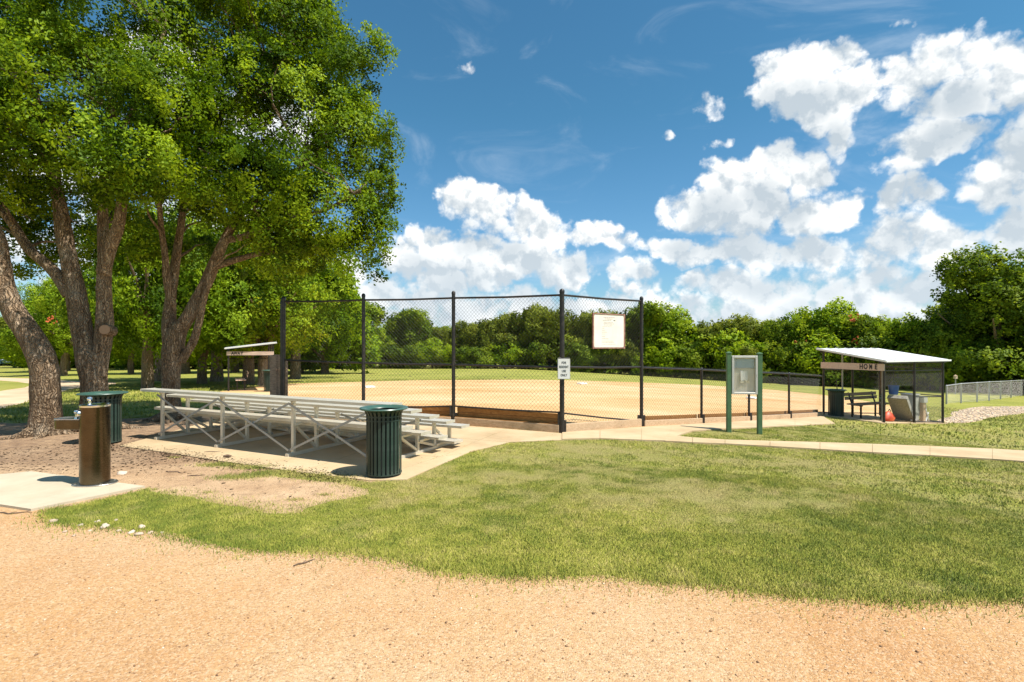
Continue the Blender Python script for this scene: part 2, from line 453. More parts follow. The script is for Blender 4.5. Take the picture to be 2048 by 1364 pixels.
woodm('wood_board', (.56, .40, .31), (.72, .56, .46))
woodm('wood_grey', (.21, .195, .165), (.37, .345, .295))
def m_white(q):
    n = q.noise(q.geo, 6, 5, .7)
    return pbr(q, q.mix(q.rng(n, .45, .8, 0, .6), (.80, .79, .76), (.62, .56, .47)), .45, 0, None, .4)
mat('white_sign', m_white)
def m_cream(q):
    n = q.noise(q.geo, 3, 5, .7)
    return pbr(q, q.mix(q.rng(n, .40, .75, 0, .7), (.78, .73, .64), (.64, .56, .43)), .6, 0, None, .3)
mat('cream_sign', m_cream)
mat('sign_ink', lambda q: pbr(q, (.02, .02, .025), .7))
mat('faded_ink', lambda q: pbr(q, (.40, .35, .31), .8))
mat('red_wood', lambda q: pbr(q, q.mix(q.rng(q.noise(q.geo, 12, 4), .35, .7), (.26, .115, .08), (.40, .22, .165)), .8))
mat('roof_metal', lambda q: pbr(q, q.mix(q.rng(q.noise(q.geo, 3, 4), .4, .8), (.84, .84, .82), (.72, .71, .68)), .38, .1))
mat('roof_under', lambda q: pbr(q, (.42, .40, .34), .7))
mat('grey_frame', lambda q: pbr(q, q.mix(q.noise(q.geo, 8, 4), (.46, .45, .42), (.62, .60, .56)), .45, .3))
mat('tan_back', lambda q: pbr(q, q.mix(q.rng(q.noise(q.geo, 4, 5), .35, .7), (.74, .68, .57), (.82, .76, .65)), .8))
mat('paper', lambda q: pbr(q, (.80, .79, .74), .8))
mat('paper_cream', lambda q: pbr(q, (.72, .66, .50), .8))
mat('paper_blue', lambda q: pbr(q, (.50, .58, .62), .8))
def m_glass(q):
    tr = q.node('ShaderNodeBsdfTransparent', {0: (.98, .98, .97, 1)}).outputs[0]
    gl = q.node('ShaderNodeBsdfGlossy', {0: (1, 1, 1, 1), 'Roughness': .12}).outputs[0]
    fr = q.node('ShaderNodeFresnel', {0: 1.5}).outputs[0]
    return q.node('ShaderNodeMixShader', {0: q.m('MULTIPLY', fr, .6, clamp=True), 1: tr, 2: gl}).outputs[0]
mat('acrylic', m_glass)
mat('blue_plastic', lambda q: pbr(q, q.mix(q.rng(q.noise(q.geo, 6, 3), .4, .7), (.045, .115, .33), (.10, .18, .40)), .45))
mat('orange_red', lambda q: pbr(q, q.mix(q.rng(q.noise(q.geo, 5, 3), .4, .7), (.50, .06, .02), (.60, .12, .03)), .5))
mat('white_paint', lambda q: pbr(q, (.78, .78, .76), .3, 0, None, .5))
mat('teal_paint', lambda q: pbr(q, (.10, .20, .22), .3, 0, None, .5))
mat('car_glass', lambda q: pbr(q, (.03, .04, .05), .1))
mat('tyre', lambda q: pbr(q, (.02, .02, .02), .8))
mat('grey_box', lambda q: pbr(q, q.mix(q.rng(q.noise(q.geo, 5, 4), .35, .7), (.30, .30, .26), (.46, .45, .40)), .6, .2))
mat('blue_grey', lambda q: pbr(q, q.mix(q.rng(q.noise(q.geo, 5, 4), .35, .7), (.34, .37, .37), (.48, .51, .50)), .5, .2))
def m_stone(q):
    oi = q.node('ShaderNodeObjectInfo').outputs['Random']
    n = q.noise(q.pos, 14, 4, .6); v = q.attr('var')
    c = q.ramp(v, [(0, (.34, .235, .15)), (.5, (.48, .37, .27)), (1, (.58, .50, .40))])
    return pbr(q, q.mix(q.rng(n, .5, .8, 0, .5), c, (.38, .30, .22)), .85, 0, q.bump(n, .5, .01), .2)
mat('stone', m_stone)
def m_pebble(q):
    c = q.ramp(q.attr('var'), [(0, (.20, .12, .07)), (.35, (.46, .28, .15)), (.7, (.60, .42, .25)), (1, (.72, .60, .45))])
    return pbr(q, c, .85, 0, None, .2)
mat('pebble', m_pebble)
mat('twig', lambda q: pbr(q, (.13, .085, .055), .9))
mat('base_white', lambda q: pbr(q, (.82, .80, .76), .6))
mat('flower', lambda q: pbr(q, (.62, .14, .04), .6))
mat('stucco', lambda q: pbr(q, q.mix(q.rng(q.noise(q.geo, 2, 3), .3, .7), (.50, .45, .38), (.62, .57, .50)), .9))
mat('shingle', lambda q: pbr(q, q.mix(q.rng(q.noise(q.geo, 6, 3), .3, .7), (.20, .17, .15), (.32, .28, .25)), .9))

# ------------------------------------------------------------------ object helpers
def link(o, parent=None):
    COL.objects.link(o)
    if parent is not None:
        o.parent = parent
    return o
def tag(o, label=None, cat=None, group=None, kind=None):
    if label: o['label'] = label
    if cat: o['category'] = cat
    if group: o['group'] = group
    if kind: o['kind'] = kind
    return o
def empty(name, loc, rz=0.0, label=None, cat=None, group=None):
    o = bpy.data.objects.new(name, None)
    o.empty_display_size = .2
    o.location = loc; o.rotation_euler = (0, 0, rz)
    COL.objects.link(o)
    return tag(o, label, cat, group)
def kids(o): return list(o.children)
def copy_tree(o, parent=None):
    ch = kids(o)
    c = o.copy(); COL.objects.link(c); c.parent = parent
    for k in ch: copy_tree(k, c)
    return c
class MB:
    """collects shapes; build() makes one mesh object. With org the shapes are in world space and org is the parent's place."""
    def __init__(s): s.v = []; s.f = []; s.m = []
    def add(s, vs, fs, mi=0):
        b = len(s.v); s.v += [tuple(v) for v in vs]; s.f += [tuple(b + i for i in f) for f in fs]; s.m += [mi] * len(fs); return s
    def box(s, c, d, rz=0.0, M=None, mi=0):
        hx, hy, hz = d[0] / 2, d[1] / 2, d[2] / 2
        vs = [Vector((x, y, z)) for z in (-hz, hz) for y in (-hy, hy) for x in (-hx, hx)]
        R = M if M is not None else Matrix.Rotation(rz, 3, 'Z')
        return s.add([R @ v + Vector(c) for v in vs], [(0, 2, 3, 1), (4, 5, 7, 6), (0, 1, 5, 4), (2, 6, 7, 3), (0, 4, 6, 2), (1, 3, 7, 5)], mi)
    def beam(s, p0, p1, w, h, up=(0, 0, 1), mi=0):
        p0, p1 = Vector(p0), Vector(p1); d = p1 - p0; L = d.length; x = d.normalized()
        y = Vector(up).cross(x)
        if y.length < 1e-4: y = Vector((0, 1, 0)).cross(x)
        y.normalize(); z = x.cross(y)
        M = Matrix((x, y, z)).transposed()
        return s.box((p0 + p1) / 2, (L, w, h), M=M, mi=mi)
    def tube(s, pts, radii, n=10, cap=True, wob=0.0, seed=0, mi=0, squash=1.0):
        pts = [Vector(p) for p in pts]
        if not hasattr(radii, '__len__'): radii = [radii] * len(pts)
        vs, fs = [], []
        u = None
        for i, p in enumerate(pts):
            t = (pts[min(i + 1, len(pts) - 1)] - pts[max(i - 1, 0)]).normalized()
            if u is None:
                u = t.cross(Vector((0, 0, 1)))
                if u.length < .2: u = t.cross(Vector((0, 1, 0)))
            u = (u - t * u.dot(t)).normalized(); w = t.cross(u)
            for k in range(n):
                a = 2 * PI * k / n; r = radii[i]
                if wob: r *= 1 + wob * (mnoise.noise(Vector((math.cos(a) * 1.3 + seed, math.sin(a) * 1.3, p.z * 1.5 + p.x))) + .5 * mnoise.noise(Vector((math.cos(a) * 4 + seed, math.sin(a) * 4, p.z * 3))))
                vs.append(p + (u * math.cos(a) + w * math.sin(a) * squash) * r)
        for i in range(len(pts) - 1):
            for k in range(n):
                a, b = i * n + k, i * n + (k + 1) % n
                fs.append((a, b, b + n, a + n))
        if cap:
            fs.append(tuple(range(n - 1, -1, -1))); fs.append(tuple((len(pts) - 1) * n + k for k in range(n)))
        return s.add(vs, fs, mi)
    def lathe(s, prof, n=24, c=(0, 0, 0), mi=0, sx=1.0, sy=1.0):
        vs, fs = [], []
        for r, z in prof:
            for k in range(n):
                a = 2 * PI * k / n
                vs.append((c[0] + r * math.cos(a) * sx, c[1] + r * math.sin(a) * sy, c[2] + z))
        for i in range(len(prof) - 1):
            for k in range(n):
                a, b = i * n + k, i * n + (k + 1) % n
                fs.append((a, b, b + n, a + n))
        if prof[0][0] > 1e-4: fs.append(tuple(range(n - 1, -1, -1)))
        if prof[-1][0] > 1e-4: fs.append(tuple((len(prof) - 1) * n + k for k in range(n)))
        return s.add(vs, fs, mi)
    def prism(s, poly, z0, z1, mi=0):
        n = len(poly)
        g = lambda z, x, y: z(x, y) if callable(z) else z
        vs = [(x, y, g(z0, x, y)) for x, y in poly] + [(x, y, g(z1, x, y)) for x, y in poly]
        fs = [tuple(range(n - 1, -1, -1)), tuple(range(n, 2 * n))] + [(i, (i + 1) % n, n + (i + 1) % n, n + i) for i in range(n)]
        return s.add(vs, fs, mi)
    def mesh(s, name, mats, org=(0, 0, 0), smooth=False, bevel=0.0):
        me = bpy.data.meshes.new(name)
        ox, oy, oz = org
        me.from_pydata([(x - ox, y - oy, z - oz) for x, y, z in s.v], [], s.f)
        for m_ in (mats if isinstance(mats, (list, tuple)) else [mats]): me.materials.append(MATS[m_])
        if any(s.m): me.polygons.foreach_set('material_index', s.m)
        me.validate()
        bm = bmesh.new(); bm.from_mesh(me)
        bmesh.ops.recalc_face_normals(bm, faces=bm.faces)
        if bevel: bmesh.ops.bevel(bm, geom=bm.edges[:], offset=bevel, segments=1, affect='EDGES')
        bm.to_mesh(me); bm.free()
        if smooth:
            me.polygons.foreach_set('use_smooth', [True] * len(me.polygons))
            me.set_sharp_from_angle(angle=math.radians(40))
        me.update()
        return me
    def build(s, name, mats, parent=None, org=None, smooth=False, bevel=0.0, loc=None):
        if org is None: org = tuple(parent.location) if (parent is not None and parent.type == 'EMPTY' and parent.get('world_parts')) else (0, 0, 0)
        me = s.mesh(name, mats, org, smooth, bevel)
        o = bpy.data.objects.new(name, me)
        if loc is not None: o.location = loc
        elif parent is None: o.location = org
        return link(o, parent)
def wempty(name, loc, label, cat, group=None):
    """thing whose parts are given in world space"""
    o = empty(name, loc, 0, label, cat, group); o['world_parts'] = 1; WP.append(o); return o
WP = []
def inst(name, me, parent=None, loc=(0, 0, 0), rz=0.0, M=None):
    o = bpy.data.objects.new(name, me)
    if M is not None: o.matrix_local = M
    else: o.location = loc; o.rotation_euler = (0, 0, rz)
    return link(o, parent)
def textmesh(txt, size, depth, name, m_, parent, M, squash=1.0, align='CENTER', bold=0.0):
    cu = bpy.data.curves.new(name, 'FONT'); cu.body = txt; cu.size = size; cu.extrude = depth; cu.offset = bold
    cu.align_x = align; cu.align_y = 'CENTER'; cu.space_character = 1.06; cu.resolution_u = 3
    o = bpy.data.objects.new(name, cu); COL.objects.link(o)
    dg = bpy.context.evaluated_depsgraph_get(); dg.update()
    me = bpy.data.meshes.new_from_object(o.evaluated_get(dg))
    bpy.data.objects.remove(o); bpy.data.curves.remove(cu)
    me.materials.clear(); me.materials.append(MATS[m_]); me.name = name
    ob = bpy.data.objects.new(name, me)
    ob.matrix_local = M @ Matrix.Diagonal((squash, 1, 1, 1))
    return link(ob, parent)
def bulk(name, V, FC, mats, attrs=None, smooth=False, parent=None, mi=None):
    """large mesh from numpy arrays; FC is (n,3) or (n,4)"""
    me = bpy.data.meshes.new(name)
    V = np.asarray(V, np.float32); FC = np.asarray(FC, np.int32)
    me.vertices.add(len(V)); me.vertices.foreach_set('co', V.ravel())
    k = FC.shape[1]
    me.loops.add(FC.size); me.loops.foreach_set('vertex_index', FC.ravel())
    me.polygons.add(len(FC)); me.polygons.foreach_set('loop_start', np.arange(0, FC.size, k, dtype=np.int32))
    for m_ in (mats if isinstance(mats, (list, tuple)) else [mats]): me.materials.append(MATS[m_])
    if mi is not None: me.polygons.foreach_set('material_index', np.asarray(mi, np.int32))
    for an, arr in (attrs or {}).items():
        arr = np.asarray(arr, np.float32)
        if arr.ndim == 2: at = me.attributes.new(an, 'FLOAT_VECTOR', 'POINT'); at.data.foreach_set('vector', arr.ravel())
        else: at = me.attributes.new(an, 'FLOAT', 'POINT'); at.data.foreach_set('value', arr)
    if smooth: me.polygons.foreach_set('use_smooth', np.ones(len(FC), bool))
    me.update(calc_edges=True)
    return me

# ------------------------------------------------------------------ ground zones
def xy(p): g = G(*p); return (g.x, g.y)
def zone(pxs, pre=(), post=()):
    return [tuple(p) for p in pre] + [xy(p) for p in pxs] + [tuple(p) for p in post]
grass_edge = [(95, 1020), (118, 1046), (200, 1052), (300, 1060), (400, 1082), (500, 1098), (600, 1100), (700, 1103), (820, 1122), (900, 1142), (1000, 1150), (1100, 1150),
              (1200, 1148), (1300, 1160), (1400, 1166), (1500, 1180), (1600, 1190), (1700, 1193), (1800, 1200), (1930, 1197), (2048, 1195), (2300, 1190)]
Z_PATH = zone([(-200, 1003), (0, 1011), (60, 1016)] + grass_edge, pre=[(-16, 5.6)], post=[(9, 3.7), (16, 4.2), (16, -8), (-16, -8)])
Z_DIRT = zone([(-300, 852), (-60, 846), (60, 846), (150, 842), (230, 838), (330, 834), (420, 832), (470, 860), (800, 872), (815, 958), (740, 965), (650, 948), (585, 940), (530, 946),
               (560, 955), (640, 962), (735, 978), (738, 988), (700, 996), (640, 1008), (600, 1026), (545, 1028), (500, 1018), (440, 1008), (400, 1000), (330, 988), (290, 978), (200, 1000), (100, 1020), (60, 1022), (0, 1018), (-300, 1010)])
Z_INFIELD = zone([(1655, 834), (1577, 840), (1500, 846), (1403, 850), (1283, 856), (1124, 868), (907, 851), (727, 843), (620, 838), (500, 812), (430, 800), (440, 783), (520, 772), (567, 767.5), (640, 765.5), (727, 763.5), (820, 761), (907, 760), (1000, 759.5),
                  (1124, 760.5), (1210, 762.5), (1283, 765), (1403, 770), (1480, 775), (1550, 780), (1640, 789), (1720, 800), (1800, 815), (1790, 830), (1720, 838)])
Z_PARK = zone([(-200, 752), (0, 755), (60, 757), (120, 760.5), (170, 762.5), (232, 765), (232, 768), (170, 774), (120, 785), (65, 801), (0, 818), (-200, 850)])
Z_ISLET = zone([(-150, 762), (0, 761), (35, 763.5), (58, 767), (62, 770), (50, 775), (20, 779), (0, 782), (-150, 790)])
Z_STONE = zone([(1880, 846), (1900, 828), (1930, 818), (1970, 813), (2048, 812.5), (2200, 812), (2250, 822), (2048, 826), (2005, 832), (1965, 840), (1930, 846)])
def resample(poly, step, jit, seed):
    r = random.Random(seed); out = []
    for a, b in zip(poly, poly[1:] + poly[:1]):
        a, b = Vector(a), Vector(b); L = (b - a).length
        d0 = (a.length + b.length) / 2
        n = max(1, int(L / (step * max(1, d0 / 6)))) if d0 < 60 else max(1, int(L / 4))
        nrm = Vector((-(b - a).y, (b - a).x)) / max(L, 1e-6)
        for k in range(n):
            p = a + (b - a) * k / n
            if k and jit: p = p + nrm * (mnoise.noise(Vector((p.x * 2.2, p.y * 2.2, seed))) * jit * 1.6 + r.uniform(-jit, jit) * .35) * max(1, d0 / 8)
            out.append((p.x, p.y))
    return out
ZONES = [('gravel_path', resample(Z_PATH, .12, .05, 1)), ('bare_dirt', resample(Z_DIRT, .12, .05, 2)), ('infield_dirt', resample(Z_INFIELD, .4, .04, 3)),
         ('lawn_islet', resample(Z_ISLET, .4, .05, 4)), ('park_path', resample(Z_PARK, .4, .05, 5)), ('stone_bed', resample(Z_STONE, .3, .05, 6))]
def dryness(x, y):
    d = .20 * (fbm(x * .9, y * .9, seed=3) - .5) * 4 + .22 + .40 * (fbm(x * 4.5, y * 4.5, seed=31) - .5) * 3 + .18 * sstep(-1.5, 1, x) * sstep(4.6, 5.6, y)
    g = lambda cx, cy, rx, ry, a: a * np.exp(-((x - cx) / rx) ** 2 - ((y - cy) / ry) ** 2)
    for px, py, rx, ry, a in ((1250, 905, .9, .30, .75), (1480, 925, 1.3, .28, .65), (1050, 950, .8, .35, .55), (970, 948, .22, .12, .9), (1700, 950, 1.3, .4, .45), (1330, 985, 1.5, .35, .45), (1150, 895, .7, .22, .6), (1620, 1010, 1.5, .3, .35), (1500, 868, .9, .2, .3), (1720, 868, 1.2, .3, .3), (640, 955, .8, .22, .6), (860, 955, .5, .25, .45)):
        p = G(px, py); d = d + g(p.x, p.y, rx * 1.2, ry * 1.3, a * .55)
    # greener and thicker strip along the gravel path
    e = G(1100, 1110); d = d - .40 * np.exp(-((y - e.y) / .50) ** 2)
    d = d * (.55 + .9 * fbm(x * 6.0, y * 7.5, seed=77, oct=3))
    return np.clip(d, 0, 1)
def build_ground():
    pts, edges = [], []
    for nm, poly in ZONES:
        b = len(pts); pts += poly; n = len(poly)
        edges += [(b + i, b + (i + 1) % n) for i in range(n)]
    r = .5
    k = 0
    while r < 3200:
        far = r > 160
        na = 48 if far else 96
        for i in range(na):                       # finer in front of the camera
            a = -PI + 2 * PI * (i + .5 * (k % 2)) / na
            pts.append((r * math.sin(a), r * math.cos(a)))
        if not far and r > 2:
            for i in range(150):
                a = math.radians(-52 + 104 * (i + .5 * (k % 2)) / 150)
                pts.append((r * math.sin(a), r * math.cos(a)))
        r *= 1.032 if not far else 1.2
        k += 1
    res = delaunay_2d_cdt([Vector(p) for p in pts], edges, [], 0, 1e-4)
    V = np.array([(v.x, v.y) for v in res[0]]); T = np.array([f for f in res[2] if len(f) == 3])
    z = H(V[:, 0], V[:, 1])
    V3 = np.column_stack([V, z])
    C = V[T].mean(1)
    owner = np.full(len(T), -1)
    for i, (nm, poly) in enumerate(ZONES):
        m_ = inpoly(C[:, 0], C[:, 1], poly) & (owner < 0)
        owner[m_] = i
    owner[owner == 3] = -1
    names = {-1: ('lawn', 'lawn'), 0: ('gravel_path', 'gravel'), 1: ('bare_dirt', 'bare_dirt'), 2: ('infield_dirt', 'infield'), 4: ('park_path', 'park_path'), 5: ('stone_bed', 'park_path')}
    labels = {'lawn': 'mown green lawn with dry straw coloured patches', 'gravel_path': 'orange crushed granite path in the foreground', 'bare_dirt': 'bare earth with bark litter around the fountain and trees',
              'infield_dirt': 'orange dirt infield behind the tall fence', 'park_path': 'curving tan path in the shade at far left', 'stone_bed': 'ground under the river stones right of the home dugout'}
    for k_, (nm, mt) in names.items():
        f = T[owner == k_]
        idx, inv = np.unique(f.ravel(), return_inverse=True)
        P = V3[idx]
        # a few millimetres of unevenness on loose ground
        if nm in ('gravel_path', 'bare_dirt'):
            P = P.copy()
        dry = np.where(P[:, 1] < 15, dryness(P[:, 0], P[:, 1]), .25 * fbm(P[:, 0] * .2, P[:, 1] * .2, seed=8))
        me = bulk(nm, P, inv.reshape(-1, 3), mt, {'dry': dry}, smooth=True)
        o = bpy.data.objects.new(nm, me); COL.objects.link(o)
        tag(o, labels[nm], kind='structure')
build_ground()

# ------------------------------------------------------------------ concrete, slab by slab
SLABS = []      # outlines, for keeping grass off
def slab_strip(name, quads, m_, label, top=.03, gap=.005):
    """quads: list of 4+ corner outlines in plan, each one slab of the walk"""
    c0 = Vector((sum(p[0] for p in quads[0]) / len(quads[0]), sum(p[1] for p in quads[0]) / len(quads[0])))
    root = empty(name, (c0.x, c0.y, Hf(c0.x, c0.y)), 0)
    tag(root, label, kind='structure'); root['world_parts'] = 1; WP.append(root)
    for qd in quads:
        SLABS.append(qd)
        cx = sum(p[0] for p in qd) / len(qd); cy = sum(p[1] for p in qd) / len(qd)
        ins = []
        for x, y in qd:
            d = Vector((cx - x, cy - y)); d.normalize(); ins.append((x + d.x * gap, y + d.y * gap))
        # subdivide the outline so the slab follows the ground
        b = MB(); n = len(ins)
        ring = []
        for (ax, ay), (bx, by) in zip(ins, ins[1:] + ins[:1]):
            for k in range(3): ring.append((ax + (bx - ax) * k / 3, ay + (by - ay) * k / 3))
        zt = lambda x, y: Hf(x, y) + top
        vs = [(x, y, zt(x, y)) for x, y in ring] + [(x, y, Hf(x, y) - .12) for x, y in ring] + [(cx, cy, zt(cx, cy))]
        m = len(ring)
        fs = [(i, (i + 1) % m, 2 * m) for i in range(m)] + [((i + 1) % m, i, m + i, m + (i + 1) % m) for i in range(m)]
        b.add(vs, fs); b.build('slab', m_, root)
    return root
def strip_quads(up, lo, n_each=1):
    """walk between two matching photo polylines"""
    U, L = [xy(p) for p in up], [xy(p) for p in lo]
    return [[U[i], U[i + 1], L[i + 1], L[i]] for i in range(len(U) - 1)]
# sidewalk that passes in front of the message board
up = [(1330, 884 - 12), (1385, 877.5), (1450, 882), (1540, 884.5), (1640, 887), (1745, 890.5), (1860, 895), (1985, 900), (2120, 908), (2280, 918)]
lo = [(1330, 884.5), (1385, 887.5), (1450, 890), (1540, 895), (1640, 901), (1745, 907.5), (1860, 913.5), (1985, 921), (2120, 931), (2280, 945)]
qs = strip_quads(up, lo)
slab_strip('sidewalk', qs, 'concrete', 'pale tan sidewalk crossing in front of the message board')
# walk along the fence to the home dugout
up = [(1124, 867.5), (1200, 862), (1283, 857), (1345, 853), (1403, 849), (1455, 846.5), (1500, 843.5), (1545, 841), (1590, 838), (1646, 834)]
lo = [(1124, 881), (1200, 879.5), (1283, 882.5), (1333, 884), (1362, 871), (1385, 864), (1440, 860), (1510, 857), (1590, 853), (1670, 849)]
qs = strip_quads(up, lo)
slab_strip('fence_walk', qs, 'concrete', 'tan concrete walk along the kickboards towards the home dugout')
# concrete floor under the bleachers
A0, A1, B1, B0 = Vector(xy((238, 894))), Vector(xy((735, 963))), None, None
def lerp2(a, b, t): return (a[0] + (b[0] - a[0]) * t, a[1] + (b[1] - a[1]) * t)
PADF = [xy(p) for p in ((238, 893), (345, 908), (450, 925), (600, 946), (735, 962), (812, 961))]
PADM = [xy(p) for p in ((330, 868), (430, 880), (560, 893), (720, 905), (880, 915), (940, 905))]
PADB = [xy(p) for p in ((420, 843), (520, 848), (640, 858), (790, 868), (960, 881), (1020, 885.5))]
PADK = [xy(p) for p in ((567, 828), (640, 832), (727, 844), (907, 851), (1015, 859), (1124, 867.5))]
PADE = [PADB[0], PADB[1], PADB[2], PADB[3], PADB[4], PADB[5]]
pq = [[PADF[i], PADF[i + 1], PADM[i + 1], PADM[i]] for i in range(5)] + [[PADM[i], PADM[i + 1], PADB[i + 1], PADB[i]] for i in range(5)] + [[PADB[i], PADB[i + 1], PADK[i + 1], PADK[i]] for i in range(5)] + [[PADK[5], xy((1124, 881)), PADB[5]]]
slab_strip('bleacher_pad', pq, 'concrete', 'sandy concrete floor under and around the bleachers', top=.012)
fq = [[xy((-230, 975)), xy((62, 946)), xy((291, 976)), xy((62, 1023)), xy((-10, 1012))]]
slab_strip('fountain_pad', fq, 'concrete_pale', 'pale concrete slab the drinking fountain stands on', top=.025)
# bare concrete floor of the home dugout

# ------------------------------------------------------------------ litter bins
BIN_RIM = MB().lathe([(.205, .835), (.215, .850), (.262, .868), (.300, .870), (.308, .858), (.300, .846), (.262, .846), (.228, .832), (.205, .800), (.200, .80), (.205, .835)], 40)
def bin_mesh_parts():
    sl_ = MB()
    prof = [(.219, .02), (.219, .72), (.223, .78), (.240, .825), (.262, .842)]
    w = .0165
    for (r0, z0), (r1, z1) in zip(prof, prof[1:]):
        sl_.beam((r0, 0, z0), (r1, 0, z1), w * 2, .006, up=(1, 0, 0))
    d = {}
    d['slat'] = sl_.mesh('slat', 'green_steel')
    d['rim'] = BIN_RIM.mesh('rim', 'green_rim', smooth=True)
    def ring(z, r=.2235, h=.014):
        b = MB(); b.lathe([(r, z), (r + .004, z), (r + .004, z + h), (r, z + h), (r, z)], 40); return b
    d['band'] = [ring(z).mesh('band', 'green_steel') for z in (.025, .705, .755)]
    ln = MB(); ln.lathe([(.175, .05), (.185, .80), (.180, .80), (.170, .06), (0.0, .055)], 28); d['liner'] = ln.mesh('liner', 'dark_inside', smooth=True)
    bb = MB(); bb.lathe([(0, .03), (.205, .03), (.205, .045), (0, .045)], 28)
    for k in range(3):
        a = k * 2.1; bb.tube([(.17 * math.cos(a), .17 * math.sin(a), 0), (.17 * math.cos(a), .17 * math.sin(a), .03)], .018, 8)
    d['foot_plate'] = bb.mesh('foot_plate', 'green_steel')
    return d
BP = bin_mesh_parts()
def litter_bin(px, py, label, s=1.0, rot=0.0, Y=None, dz=0.014):
    g = G(px, py)
    t = empty('litter_bin', (g.x, g.y, g.z + dz), rot, label, 'litter bin', 'green slatted steel litter bins')
    t.scale = (s, s, s)
    for k in range(26): inst('slat', BP['slat'], t, rz=2 * PI * k / 26)
    inst('rim', BP['rim'], t); inst('liner', BP['liner'], t); inst('foot_plate', BP['foot_plate'], t)
    for m_ in BP['band']: inst('band', m_, t)
    return t
litter_bin(768, 951, 'green slatted steel litter bin standing nearest, at the corner of the bleacher floor', .975, .1)
litter_bin(206, 886, 'green slatted litter bin in tree shade, partly hidden behind the drinking fountain', 1.15, .3, dz=0).scale.z = .98
litter_bin(1672, 833, 'dark green litter bin standing inside the home dugout below its board', .98, .2)

# ------------------------------------------------------------------ drinking fountain
def fountain():
    g = G(190, 971)
    t = empty('drinking_fountain', (g.x, g.y, g.z + .025), 0, 'round brushed steel drinking fountain with a lower side bowl on a pale slab', 'drinking fountain')
    R = .147
    b = MB(); b.lathe([(R, .012), (R, .905), (R + .002, .912)], 48); b.build('pedestal', 'brushed_steel', t, smooth=True)
    b = MB(); b.lathe([(R + .003, .905), (R + .003, .925), (R - .012, .934), (R - .035, .920), (.05, .905), (0, .903)], 48); b.build('upper_basin', 'polished_steel', t, smooth=True)
    bp = MB()
    prof = []
    for k in range(40):
        a = 2 * PI * k / 40; prof.append((.205 * math.cos(a) + (.035 if math.cos(a) > 0 else -.03), .17 * math.sin(a)))
    bp.prism(prof, 0, .014); bp.build('base_plate', 'satin_steel', t, bevel=.004)
    # the lower bowl reaches out to the left
    arm = MB(); pr = []
    for k in range(25):
        a = PI / 2 + PI * k / 24; pr.append((-.335 + .128 * math.cos(a), .03 + .128 * math.sin(a)))
    pr += [(-.10, -.098), (-.10, .158)]
    arm.prism(pr, .645, .755); arm.build('side_bowl', 'brushed_steel', t, bevel=.006)
    bs = MB(); bs.prism([(x * 1.012 + .003, (y - .03) * 1.02 + .03) for x, y in pr], .7555, .768); bs.build('lower_basin', 'polished_steel', t, bevel=.004)
    dr = MB(); dr.lathe([(.105, .769), (.095, .771), (.03, .7705), (0, .7702)], 32, c=(-.345, .03, 0)); dr.build('basin_dish', 'satin_steel', t, smooth=True)
    def bub(x, y, z):
        q = MB()
        q.lathe([(.024, 0), (.024, .012), (.016, .018), (.015, .045), (.026, .058), (.027, .075), (.018, .092), (0, .096)], 20, c=(x, y, z))
        q.tube([(x, y, z + .06), (x + .035, y - .02, z + .075), (x + .045, y - .025, z + .062)], .008, 8)
        q.build('bubbler', 'polished_steel', t, smooth=True)
    bub(-.045, -.02, .925); bub(-.215, .0, .768)
    a = math.radians(232)
    q = MB(); d = Vector((math.cos(a), math.sin(a), 0)); c = Vector((0, 0, .835)) + d * R
    q.tube([c - d * .01, c + d * .016, c + d * .02, c + d * .026], [.036, .036, .030, .024], 22); q.build('push_button', 'polished_steel', t, smooth=True)
    for k in range(4):
        a = PI / 4 + k * PI / 2
        q = MB(); q.lathe([(.010, 0), (.010, .008), (0, .010)], 6, c=(.21 * math.cos(a), .15 * math.sin(a), .0145)); q.build('bolt', 'satin_steel', t)
fountain()

